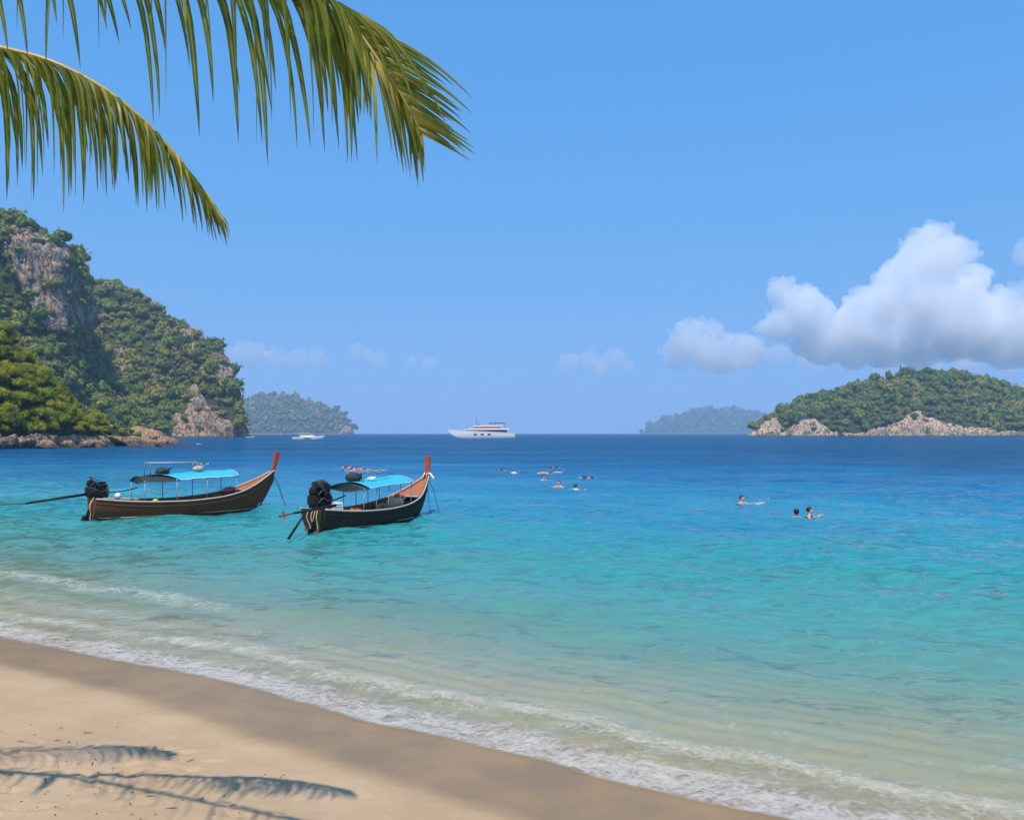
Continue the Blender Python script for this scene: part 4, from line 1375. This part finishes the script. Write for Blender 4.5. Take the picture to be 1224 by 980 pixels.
    if right:
        rw = rows[0]
        MB().sheet([[Vector((-3.462, p.y * 0.75, p.z * 0.55 + 0.02)) for p in rw[3:-3]], [Vector((-3.464, p.y * 0.75, p.z * 0.3 - 0.02)) for p in rw[3:-3]]]).build('transom_patch', M_RUST, boat)
    return M, k

def load(M, k, name, build, local, rz, label, cat, scale=1.0, group=None):
    """cargo standing in a boat: a thing of its own"""
    p = M @ Vector(local)
    t = thing(name, label, cat, p, rz, group)
    t.scale = (scale * k,) * 3
    build(t)
    return t
def b_jacket(col):
    def f(t):
        MB().ball((0, 0, 0.11), (0.24, 0.17, 0.11), 12, 8, 0.06).ball((0.16, 0.10, 0.16), (0.10, 0.08, 0.08), 8, 6).ball((0.14, -0.11, 0.16), (0.10, 0.08, 0.08), 8, 6).build('padding', col, t, True)
        MB().tube([(-0.02, -0.18, 0.06), (-0.02, -0.10, 0.215), (-0.02, 0.10, 0.215), (-0.02, 0.18, 0.06)], 0.015, 5).build('strap', M_TARP, t, True)
    return f
def b_float(col):
    def f(t):
        MB().ball((0, 0, 0.13), 0.13, 14, 10).build('ball', col, t, True)
        MB().tube([(0.03 * math.cos(a), 0, 0.27 + 0.03 * math.sin(a)) for a in np.linspace(0, 6.28, 10)], 0.01, 5).build('eye', M_STEEL, t, True)
    return f
def b_crate(col, w=0.42, d=0.32, h=0.26):
    def f(t):
        m = MB()
        m.box((0, 0, 0.01), (w, d, 0.02))
        for sx_ in (-1, 1):
            for z_ in (0.06, 0.15, 0.24):
                m.box((sx_ * w / 2, 0, z_ * h / 0.26), (0.018, d, 0.05))
                m.box((0, sx_ * d / 2, z_ * h / 0.26), (w, 0.018, 0.05))
            for sy_ in (-1, 1):
                m.box((sx_ * (w / 2 - 0.012), sy_ * (d / 2 - 0.012), h / 2), (0.035, 0.035, h))
        m.build('box', col, t)
        MB().box((0, 0, h + 0.012), (w * 0.98, d * 0.98, 0.02)).build('lid', col, t, bevel=0.005)
    return f
def b_sack(col):
    def f(t):
        MB().ball((0, 0, 0.14), (0.26, 0.20, 0.15), 14, 9, 0.07).build('cloth', col, t, True)
        MB().tube([(0.2, 0, 0.2), (0.28, 0.02, 0.27), (0.32, 0.0, 0.25)], [0.05, 0.025, 0.04], 7).build('neck', col, t, True)
    return f
M1, k1 = longtail('brown longtail boat with turquoise canopy and red bow post, the left of two', (109, 620.5), 305, R(43), M_HULL_BROWN, False)
M2, k2 = longtail('dark-hulled longtail boat with ribbons on its red bow post, the right of two', (374, 636), 498, R(64), M_HULL_DARK, True)
load(M1, k1, 'float_ball', b_float(M_YELLOW), (-1.2, -0.5, 0.47), 0, 'yellow float ball on the near rail of the left longtail boat', 'float')
load(M1, k1, 'float_ball', b_float(M_WHITE), (-2.45, 0.1, 0.72), 0, 'white float ball behind the engine of the left longtail boat', 'float')
load(M1, k1, 'life_jacket', b_jacket(M_PINK), (2.15, 0.1, 0.72), 1.0, 'pink-red life jackets piled in the bow of the left longtail boat', 'life jacket', 1.25)
load(M1, k1, 'life_jacket', b_jacket(M_ORANGE), (1.75, 0.3, 0.52), 2.2, 'orange life jacket against the far side of the left longtail boat', 'life jacket')
load(M1, k1, 'crate', b_crate(M_BLACK), (-0.15, -0.25, 0.05), 0.8, 'black plastic crate under the canopy of the left longtail boat', 'crate', 1.35)
load(M1, k1, 'crate', b_crate(M_WOOD_DK), (0.45, -0.1, 0.05), 0.5, 'brown crate amidships in the left longtail boat', 'crate', 1.4)
load(M1, k1, 'cool_box', b_crate(M_WHITE), (1.15, -0.2, 0.1), 0.9, 'white cool box forward of the canopy in the left longtail boat', 'cool box', 1.2)
load(M1, k1, 'bundle', b_sack(M_TARP), (-0.75, 0.0, 1.62), 0.4, 'black bundle on the canopy of the left longtail boat', 'bundle', 1.1)
load(M1, k1, 'bundle', b_sack(M_RAIL), (0.75, 0.0, 1.72), 0.9, 'pale folded bundle on the canopy of the left longtail boat', 'bundle', 0.9)
load(M2, k2, 'bundle', b_sack(M_TARP), (-0.95, 0.12, 1.64), 0.4, 'large black bundle on the canopy of the right longtail boat', 'bundle', 1.25)
load(M2, k2, 'bundle', b_sack(M_WHITE), (-0.4, -0.3, 1.66), 0.2, 'small white bundle on the canopy of the right longtail boat', 'bundle', 0.6)
load(M2, k2, 'life_jacket', b_jacket(M_PINK), (0.7, -0.1, 0.32), 0.4, 'pink life jacket amidships in the right longtail boat', 'life jacket', 1.3)
load(M2, k2, 'life_jacket', b_jacket(M_ORANGE), (2.2, 0.2, 0.70), 1.4, 'orange life jacket against the foredeck of the right longtail boat', 'life jacket', 1.2)
load(M2, k2, 'life_jacket', b_jacket(M_WOOD_RED), (-1.4, -0.4, 0.45), 2.4, 'red life jacket near the stern of the right longtail boat', 'life jacket', 1.1)
load(M2, k2, 'sack', b_sack(M_CREAM), (1.5, -0.12, 0.45), 0.6, 'cream yellow sack on the forward seat of the right longtail boat', 'sack', 1.5)
load(M2, k2, 'sack', b_sack(M_YELLOW), (1.15, 0.25, 0.32), 1.6, 'yellow sack behind the cream sack in the right longtail boat', 'sack', 1.2)
load(M2, k2, 'cool_box', b_crate(M_WHITE), (-2.5, -0.25, 0.71), 0.9, 'white cool box beside the engine of the right longtail boat', 'cool box', 1.0)
load(M2, k2, 'crate', b_crate(M_WOOD_DK), (0.0, 0.2, 0.05), 0.5, 'brown crate under the canopy of the right longtail boat', 'crate', 1.4)

# ------------------------------------------------------------------ motor yacht on the horizon
dY = 575.0
py_ = at(577, 524, dY)
yacht = thing('motor_yacht', 'long white motor yacht with dark window band lying on the horizon', 'yacht', (py_.x, dY, 0), math.pi + 0.06)
yacht.scale = (1, 1, 1.2)
YS = [(-22.5, 3.2, 3.2, -0.6), (-17, 4.2, 3.4, -1.0), (-8, 4.7, 3.7, -1.3), (2, 4.6, 4.1, -1.3), (11, 3.7, 4.5, -1.1), (18, 2.0, 4.8, -0.2), (22, 0.7, 5.0, 2.0), (24.2, 0.08, 5.15, 4.0)]
rows = loft_hull(YS, 50, 8, power=0.55)
m = MB().sheet(rows)
m.add(rows[0], [tuple(range(len(rows[0])))])
m.build('hull', M_WHITE, yacht, True)
m = MB()
m.slab([[Vector((r_[0].x, r_[0].y * q, r_[0].z - 0.12)) for q in (1, 0, -1)] for r_ in rows], 0.1)
m.build('deck', M_CREAM, yacht)
for e in (0, -1):
    m = MB()
    m.tube([r_[e] for r_ in rows], 0.16, 6)
    m.build('bulwark_rail', M_WHITE, yacht, True)
def house(x0, x1, w, z0, z1, rake0, rake1, mat, name, par, w2=None):
    w2 = w2 or w
    m = MB()
    m.add([(x0, -w, z0), (x1, -w * 0.75, z0), (x1, w * 0.75, z0), (x0, w, z0), (x0 + rake0, -w2, z1), (x1 - rake1, -w2 * 0.75, z1), (x1 - rake1, w2 * 0.75, z1), (x0 + rake0, w2, z1)],
          [(0, 1, 5, 4), (1, 2, 6, 5), (2, 3, 7, 6), (3, 0, 4, 7), (4, 5, 6, 7), (3, 2, 1, 0)])
    return m.build(name, mat, par, bevel=0.12)
house(-17, 13, 3.6, 3.4, 5.1, 0.4, 3.4, M_GLASS, 'saloon_windows', yacht)
house(-18.5, 12.0, 3.9, 5.05, 5.85, 0.3, 3.0, M_WHITE, 'upper_deck', yacht)
house(2, 16.0, 2.6, 4.5, 5.0, 0.3, 2.0, M_REDTRIM, 'red_trim_band', yacht)
house(-13, 8.0, 2.9, 5.8, 7.0, 0.5, 2.6, M_REDTRIM, 'wheelhouse', yacht)
house(-14, 7.5, 3.1, 6.95, 7.6, 0.3, 2.0, M_WHITE, 'sun_deck', yacht)
for x in np.linspace(-15.5, -5.5, 4):
    for y in (-2.4, 2.4):
        MB().tube([(x, y, 7.3 if x > -12 else 5.8), (x, y, 9.0)], 0.08, 6).build('awning_post', M_STEEL, yacht, True)
MB().slab([[Vector((x, y, 9.0 + 0.25 * (1 - (y / 2.9) ** 2))) for y in (-2.9, -1.4, 0, 1.4, 2.9)] for x in (-16, -12, -8, -4.5)], 0.12).build('awning', M_TARP, yacht)
MB().tube([(4.2, 0, 7.4), (4.4, 0, 10.5), (4.5, 0, 13.6)], [0.14, 0.10, 0.05], 7).box((4.35, 0, 9.8), (0.2, 2.2, 0.12)).build('mast', M_TARP, yacht)
MB().ball((3.0, 0.6, 8.1), (0.5, 0.5, 0.5), 10, 7).build('radar_dome', M_TARP, yacht, True)
MB().box((12.5, 0, 5.0), (1.4, 1.2, 0.8)).build('deck_locker', M_WHITE, yacht, bevel=0.08)
for x in (5.2, 0.4, -4.4):
    hb = float(np.interp(x, [r_[0].x for r_ in rows], [r_[0].y for r_ in rows]))
    MB().box((x, hb * 0.985 + 0.02, 2.5), (2.2, 0.12, 0.75)).build('porthole', M_GLASS, yacht, bevel=0.04)
    MB().box((x, -hb * 0.985 - 0.02, 2.5), (2.2, 0.12, 0.75)).build('porthole', M_GLASS, yacht, bevel=0.04)
for x in np.linspace(-21, -17, 3):
    MB().tube([(x, 2.6, 3.3), (x, 2.6, 4.6)], 0.05, 5).build('stern_rail_post', M_STEEL, yacht)

# speed boat, tender and small craft
def speedboat(name, label, px, d, L, rz, hullc, extra=True):
    p = at(px, 518, d)
    b = thing(name, label, 'boat', (p.x, d, 0), rz)
    q = L / 10.0
    rws = loft_hull([(-5, 1.25, 0.95, -0.2), (-3, 1.45, 0.98, -0.35), (0, 1.5, 1.08, -0.4), (2.5, 1.2, 1.25, -0.3), (4.2, 0.55, 1.42, 0.2), (5, 0.05, 1.5, 1.1)], 30, 7, power=0.6)
    rws = [[v_ * q for v_ in r_] for r_ in rws]
    m = MB().sheet(rws)
    m.add(rws[0], [tuple(range(len(rws[0])))])
    m.build('hull', hullc, b, True)
    m = MB()
    m.slab([[Vector((r_[0].x, r_[0].y * w, r_[0].z - 0.05 * q)) for w in (1, 0, -1)] for r_ in rws], 0.05 * q)
    m.build('deck', M_WHITE, b)
    if extra:
        def hs(x0, x1, w, z0, z1, r0, r1, mat, nm):
            return house(x0 * q, x1 * q, w * q, z0 * q, z1 * q, r0 * q, r1 * q, mat, nm, b)
        hs(-2.6, 2.2, 1.1, 1.05, 1.55, 0.1, 0.9, M_WHITE, 'cabin')
        hs(-2.4, 1.3, 1.02, 1.5, 1.95, 0.1, 0.8, M_GLASS, 'windscreen')
        hs(-2.9, 0.6, 1.15, 1.95, 2.12, 0.1, 0.3, M_WHITE, 'hardtop')
        MB().box((-0.2 * q, -1.40 * q, 0.62 * q), (2.2 * q, 0.12 * q, 0.22 * q)).build('hull_window', M_GLASS, b)
        MB().tube([(0.5 * q, 0, 2.1 * q), (0.3 * q, 0, 2.9 * q)], 0.03 * q, 6).build('aerial', M_STEEL, b)
        for x in (2.6, 3.4, 4.2):
            MB().tube([(x * q, -0.6 * q, 1.25 * q), (x * q, -0.6 * q, 1.62 * q)], 0.02 * q, 5).build('bow_rail_post', M_STEEL, b)
        MB().tube([(-5.1 * q, 0, 1.2 * q), (-5.3 * q, 0, 0.3 * q)], [0.22 * q, 0.15 * q], 8).build('outboard_motor', M_TARP, b)
    else:
        MB().box((-1.2 * q, 0, 1.12 * q), (0.5 * q, 2.4 * q, 0.12 * q)).build('thwart', M_WOOD_DK, b)
        MB().tube([(-5.1 * q, 0, 1.5 * q), (-5.3 * q, 0, 0.2 * q)], [0.3 * q, 0.18 * q], 8).build('outboard_motor', M_TARP, b)
    return b
speedboat('speedboat', 'white cabin speedboat crossing in front of the hazy middle island', 369, 441, 17.0, R(4), M_WHITE)
speedboat('tender', 'tiny white tender moored at the tip of the headland', 299, 700, 8.0, R(20), M_WHITE, False)
speedboat('dinghy', 'small orange dinghy off the tip of the wooded point', 222, 272, 2.6, R(15), M_ORANGE, False)
speedboat('dinghy', 'small white dinghy off the tip of the wooded point', 238, 268, 2.2, R(160), M_WHITE, False)

# ------------------------------------------------------------------ swimmers
def skin_body(verts, edges, radii, root):
    me = bpy.data.meshes.new('body')
    me.from_pydata(verts, edges, [])
    o = bpy.data.objects.new('body_tmp', me)
    COL.objects.link(o)
    o.modifiers.new('s', 'SKIN').use_smooth_shade = True
    for i, r_ in enumerate(radii):
        sv = me.skin_vertices[0].data[i]
        sv.radius = r_ if hasattr(r_, '__len__') else (r_, r_)
        sv.use_root = (i == root)
    o.modifiers.new('u', 'SUBSURF').levels = 2
    o.modifiers['u'].render_levels = 2
    dg = bpy.context.evaluated_depsgraph_get()
    out = bpy.data.meshes.new_from_object(o.evaluated_get(dg))
    bpy.data.objects.remove(o)
    return out
def body_mesh(pose):
    if pose == 'upright':      # water level is z = 0, only head and shoulders show; arms out, treading water
        V = [(0, 0, -.62), (0, 0, -.38), (0, 0, -.10), (0, 0, .055), (0, -.015, .13), (0, -.01, .215), (0, .005, .285),
             (-.17, 0, -.03), (-.32, -.10, -.10), (-.44, -.30, -.02), (.17, 0, -.03), (.33, -.08, -.10), (.46, -.26, -.02),
             (-.09, 0, -.75), (-.12, -.18, -1.05), (-.12, .05, -1.42), (.09, 0, -.75), (.12, -.12, -1.08), (.12, .12, -1.42), (0, -.115, .185),
             (-.46, -.38, .01), (.48, -.34, .01)]
        E = [(0, 1), (1, 2), (2, 3), (3, 4), (4, 5), (5, 6), (2, 7), (7, 8), (8, 9), (2, 10), (10, 11), (11, 12), (0, 13), (13, 14), (14, 15), (0, 16), (16, 17), (17, 18), (4, 19), (9, 20), (12, 21)]
        Rr = [.13, .13, (.16, .11), .052, .075, .098, .07, .062, .045, .032, .062, .045, .032, .085, .06, .035, .085, .06, .035, .022, .03, .03]
    else:                      # prone: floating face down, arms forward, back awash
        V = [(0, 0, -.04), (.22, 0, .0), (.48, 0, .015), (.64, 0, .0), (.72, 0, .0), (.81, 0, .015), (.88, 0, .01),
             (.5, -.18, -.03), (.72, -.32, -.08), (.98, -.26, -.04), (.5, .18, -.03), (.74, .30, -.08), (1.0, .22, -.04),
             (-.12, -.09, -.06), (-.50, -.12, -.14), (-.90, -.12, -.03), (-.12, .09, -.06), (-.50, .12, -.10), (-.92, .12, -.05), (.74, 0, -.10), (1.06, -.24, -.03), (1.08, .20, -.03)]
        E = [(0, 1), (1, 2), (2, 3), (3, 4), (4, 5), (5, 6), (2, 7), (7, 8), (8, 9), (2, 10), (10, 11), (11, 12), (0, 13), (13, 14), (14, 15), (0, 16), (16, 17), (17, 18), (4, 19), (9, 20), (12, 21)]
        Rr = [.12, .12, (.15, .10), .055, .078, .098, .07, .06, .042, .03, .06, .042, .03, .08, .055, .035, .08, .055, .035, .022, .03, .03]
    return skin_body(V, E, Rr, 0)
def skin_mat(name, col):
    t = NT(name)
    n = t.noise(t.obj(), 9.0, 3, 0.5)
    return t.done(t.bsdf(t.mixc(n, col, tuple(x * 0.8 for x in col)), 0.42, None, 0.5))
M_SKIN = [skin_mat('skin_fair', (0.58, 0.36, 0.26)), skin_mat('skin_tan', (0.42, 0.24, 0.15))]
M_HAIR = skin_mat('wet_hair', (0.014, 0.011, 0.010))
M_HAIRB = skin_mat('brown_hair', (0.10, 0.055, 0.03))
BODY = {k: body_mesh(k) for k in ('upright', 'prone')}
def person(px, py, pose, rz, label, skin=0, hair=0, top=None, lift=0.0, mask=False):
    p = on_level(px, py)
    t = thing('person', label, 'person', (p.x, p.y, lift - (0.07 if pose == 'prone' else 0.0)), rz)
    t.scale = (1.15, 1.15, 1.15)
    me = BODY[pose].copy()
    me.materials.clear()
    link('body', me, M_SKIN[skin], t, True)
    hm = (M_HAIR, M_HAIRB)[hair]
    if pose == 'upright':
        MB().ball((0, 0.022, 0.225), (.106, .108, .108), 14, 9, 0.04).build('hair', hm, t, True)
        if top:
            MB().ball((0, 0.0, -.10), (.185, .13, .14), 14, 9, 0.02).build('swim_top', top, t, True)
        if mask:
            MB().box((0, -0.10, 0.205), (.15, .05, .065)).build('diving_mask', M_TARP, t, bevel=0.012)
    else:
        MB().ball((.80, 0, .035), (.112, .104, .098), 14, 9, 0.04).build('hair', hm, t, True)
        MB().tube([(.78, .11, .0), (.80, .13, .12), (.79, .12, .26)], .012, 6).build('snorkel', M_ORANGE if skin else M_YELLOW, t, True)
        if top:
            MB().ball((.28, 0, .015), (.30, .17, .125), 14, 9, 0.03).build('swim_top', top, t, True)
        for y in (-.12, .12):
            MB().add([(-.92, y - .05, -.04), (-.92, y + .05, -.04), (-1.22, y + .10, .03), (-1.22, y - .10, .03), (-.92, y - .05, -.02), (-.92, y + .05, -.02), (-1.22, y + .10, .04), (-1.22, y - .10, .04)],
                     [(0, 1, 2, 3), (7, 6, 5, 4), (0, 4, 5, 1), (1, 5, 6, 2), (2, 6, 7, 3), (3, 7, 4, 0)]).build('swim_fin', M_TARP, t)
    return t
person(887, 601, 'upright', 0.4, 'swimmer with dark hair and bare pink shoulders, left of the right-hand group', 0, 0, M_PINK, 0.02)
person(906, 601.5, 'prone', 0.5, 'face-down snorkeller beside the bare-shouldered swimmer', 0, 1, None, 0.02)
person(952, 617, 'upright', 3.0, 'swimmer seen from behind, only a black-haired head above water', 1, 0, None, -0.04)
person(968, 617.5, 'upright', 0.9, 'black-haired swimmer reaching towards the neighbouring head, rightmost of all', 0, 0, M_TARP, 0.05)
person(650, 573.5, 'upright', 0.3, 'dark-haired swimmer alone in the middle distance, behind the pair', 0, 0, None, 0.0)
person(668, 582, 'upright', -0.3, 'dark-haired swimmer with arms spread, left of the nearest pair in the middle', 0, 0, M_PINK, 0.06)
person(688, 586.5, 'upright', 2.6, 'pale swimmer with brown hair, nearest of the middle group', 0, 1, M_WHITE, 0.10)
person(610, 566, 'prone', 0.4, 'pale snorkeller floating farthest left of the middle group', 0, 1, M_WHITE, 0.05)
person(603, 562, 'prone', 2.4, 'dark snorkeller just beyond the farthest left pale one', 1, 0, M_TARP, 0.04)
person(645, 565, 'prone', 0.2, 'far snorkeller with a pale back, left of two in the middle', 0, 1, None, 0.04)
person(663, 564.5, 'prone', 0.1, 'far snorkeller with a pale back, right of two in the middle', 0, 1, None, 0.04)
person(669, 559, 'prone', 2.9, 'farthest dark snorkeller near the horizon side of the middle group', 1, 0, M_TARP, 0.05)
person(694, 571, 'prone', 0.2, 'dark snorkeller at the right of the middle group', 1, 0, M_TARP, 0.06)
for n, (px, py, rz, c, lab) in enumerate(((410, 559, 0.3, M_TARP, 'black-clad snorkeller, leftmost of the cluster behind the right longtail boat'), (417, 560.5, 1.9, M_PINK, 'pink-clad snorkeller, second of the cluster behind the right longtail boat'),
        (424, 561.5, 0.2, M_REDTRIM, 'red-clad snorkeller in the middle of the cluster behind the right longtail boat'), (430, 560, 2.7, M_TARP, 'black-clad snorkeller in the middle of the cluster behind the right longtail boat'),
        (437, 562.5, 0.4, M_PINK, 'pink-clad snorkeller, second from right of the cluster behind the right longtail boat'), (443, 563.5, 0.1, M_WHITE, 'white-clad snorkeller, rightmost of the cluster behind the right longtail boat'))):
    person(px, py, 'prone', rz, lab, n % 2, 0, c, 0.10)
person(233, 554, 'upright', 0.4, 'dark-haired swimmer behind the canopy of the left longtail boat, left of two', 1, 0, M_TARP, 0.06)
person(241, 554.5, 'prone', 0.3, 'snorkeller behind the canopy of the left longtail boat, right of two', 0, 0, M_TARP, 0.08)
person(118, 554.5, 'prone', 0.3, 'lone dark snorkeller left of the left longtail boat, towards the rocks', 1, 0, M_TARP, 0.02)
# ------------------------------------------------------------------ clouds and haze
def cloud_material(name, density, aniso=0.35):
    t = NT(name)
    v = t.t.nodes.new('ShaderNodeVolumePrincipled')
    v.inputs['Color'].default_value = (1, 1, 1, 1)
    v.inputs['Density'].default_value = density
    v.inputs['Anisotropy'].default_value = aniso
    return t.done(None, v.outputs[0])
M_CLOUD = cloud_material('cloud_thick', 0.0030, -0.45)
M_CLOUD_THIN = cloud_material('cloud_thin', 0.0020, -0.45)
M_CLOUD_FAINT = cloud_material('cloud_faint', 0.0015, -0.5)
def cloud(label, lobes, d, mat, seed, sub=22, amp=1.0, depth=1.0):
    """cumulus: lobes (px, py, radius px) budded into smaller lobes, merged by a voxel remesh and roughened"""
    g = random.Random(seed)
    mb = MB()
    k = d / FPX
    lo = min(at(px, py + r_ * 0.9, d).z for px, py, r_ in lobes)
    for px, py, r_ in lobes:
        dd = d + g.uniform(-0.5, 0.5) * r_ * k * depth
        c = at(px, py, dd)
        mb.ball(c, r_ * k, 14, 9)
        for _ in range(sub):
            a, e = g.uniform(0, 6.283), math.asin(g.uniform(-0.25, 1.0))
            q = r_ * g.uniform(0.22, 0.48)
            n = Vector((math.cos(a) * math.cos(e), math.sin(a) * math.cos(e), math.sin(e)))
            c2 = c + n * (r_ * k) * g.uniform(0.8, 1.05)
            mb.ball(c2, q * k, 10, 7)
            for _ in range(5):
                a, e = g.uniform(0, 6.283), math.asin(g.uniform(-0.2, 1.0))
                n2 = Vector((math.cos(a) * math.cos(e), math.sin(a) * math.cos(e), math.sin(e)))
                mb.ball(c2 + n2 * q * k * 0.95, q * k * g.uniform(0.3, 0.5), 8, 6)
    o = mb.build('cloud', mat)
    md = o.modifiers.new('r', 'REMESH')
    md.mode = 'VOXEL'
    md.voxel_size = 2.0 * k
    dg = bpy.context.evaluated_depsgraph_get()
    me = bpy.data.meshes.new_from_object(o.evaluated_get(dg))
    o.modifiers.clear()
    old = o.data
    o.data = me
    bpy.data.meshes.remove(old)
    # drop the hollow pockets enclosed between lobes
    bm = bmesh.new()
    bm.from_mesh(me)
    seen, kill = set(), []
    for f0 in bm.faces:
        if f0.index in seen:
            continue
        comp, stack = [], [f0]
        seen.add(f0.index)
        while stack:
            q = stack.pop()
            comp.append(q)
            for e in q.edges:
                for nf in e.link_faces:
                    if nf.index not in seen:
                        seen.add(nf.index)
                        stack.append(nf)
        vol = 0.0
        for q in comp:
            vs_ = [v_.co for v_ in q.verts]
            for i in range(1, len(vs_) - 1):
                vol += vs_[0].dot(vs_[i].cross(vs_[i + 1]))
        if vol < 0 or len(comp) < 60:
            kill += comp
    bmesh.ops.delete(bm, geom=kill, context='FACES')
    bm.to_mesh(me)
    bm.free()
    n = len(me.vertices)
    co = np.zeros(n * 3, np.float32)
    me.vertices.foreach_get('co', co)
    nr = np.zeros(n * 3, np.float32)
    me.vertices.foreach_get('normal', nr)
    co, nr = co.reshape(-1, 3).astype(float), nr.reshape(-1, 3).astype(float)
    u = co / k
    co = co + nr * (k * amp * (10.0 * fbm(u / 24 + seed, 5, 0.62) + 3.2 * fbm(u / 8 + seed, 2, 0.6)))[:, None]
    # the flat, ragged base
    co[:, 2] = np.where(co[:, 2] < lo, lo + (co[:, 2] - lo) * 0.25, co[:, 2])
    me.vertices.foreach_set('co', co.astype(np.float32).ravel())
    me.materials.clear()
    me.materials.append(mat)
    me.polygons.foreach_set('use_smooth', np.ones(len(me.polygons), bool))
    me.update()
    tag(o, label, 'cloud')
    return o
cloud('large towering white cumulus cloud above the right island', [(1112, 316, 36), (1095, 362, 46), (1135, 388, 46), (1045, 376, 32), (1015, 402, 30), (965, 375, 28), (935, 352, 17), (985, 408, 30), (930, 392, 20), (1180, 395, 40), (1235, 395, 44), (1160, 338, 22), (1060, 408, 34), (1290, 400, 44), (1100, 415, 28), (1200, 418, 26), (1020, 422, 22)], 13000, M_CLOUD, 3)
cloud('small white puff of cloud cut by the right edge of the picture', [(1226, 304, 15), (1246, 300, 20), (1275, 306, 20)], 12500, M_CLOUD_THIN, 5, 10)
cloud('low white cumulus puff left of the towering cloud', [(828, 405, 22), (845, 420, 26), (812, 425, 18), (885, 420, 22), (865, 430, 20)], 14000, M_CLOUD_THIN, 8, 22, 1.3)
cloud('small faint cloud low over the open horizon', [(680, 434, 12), (705, 432, 11), (735, 430, 11), (748, 438, 10), (720, 440, 12)], 15000, M_CLOUD_FAINT, 9, 8)
cloud('faint pinkish cloud bank beside the tip of the headland', [(285, 425, 14), (305, 424, 15), (330, 428, 12), (355, 430, 12), (378, 430, 11)], 15000, M_CLOUD_FAINT, 12, 8)
cloud('tiny bright cloud puff over the hazy middle island', [(428, 422, 10), (440, 425, 9), (455, 430, 9), (490, 432, 8), (515, 434, 8)], 15000, M_CLOUD_FAINT, 13, 8)

cloud('faint veil added to soften the grey base of the towering cumulus', [(930, 425, 14), (970, 430, 16), (1015, 432, 16), (1060, 434, 17), (1110, 436, 17), (1160, 434, 17), (1205, 434, 18), (1250, 432, 18), (890, 432, 12)], 16000, M_CLOUD_FAINT, 17, 10, 1.2)  # added layer that pales the shaded cumulus base
hz = MB()
hz.box((0, 3980, 114), (17200, 8240, 242))
t = NT('haze')
v = t.t.nodes.new('ShaderNodeVolumePrincipled')
v.inputs['Color'].default_value = (0.66, 0.84, 1.0, 1)
v.inputs['Density'].default_value = 0.00014
v.inputs['Anisotropy'].default_value = 0.2
o = hz.build('haze', t.done(None, v.outputs[0]))
o['kind'] = 'stuff'
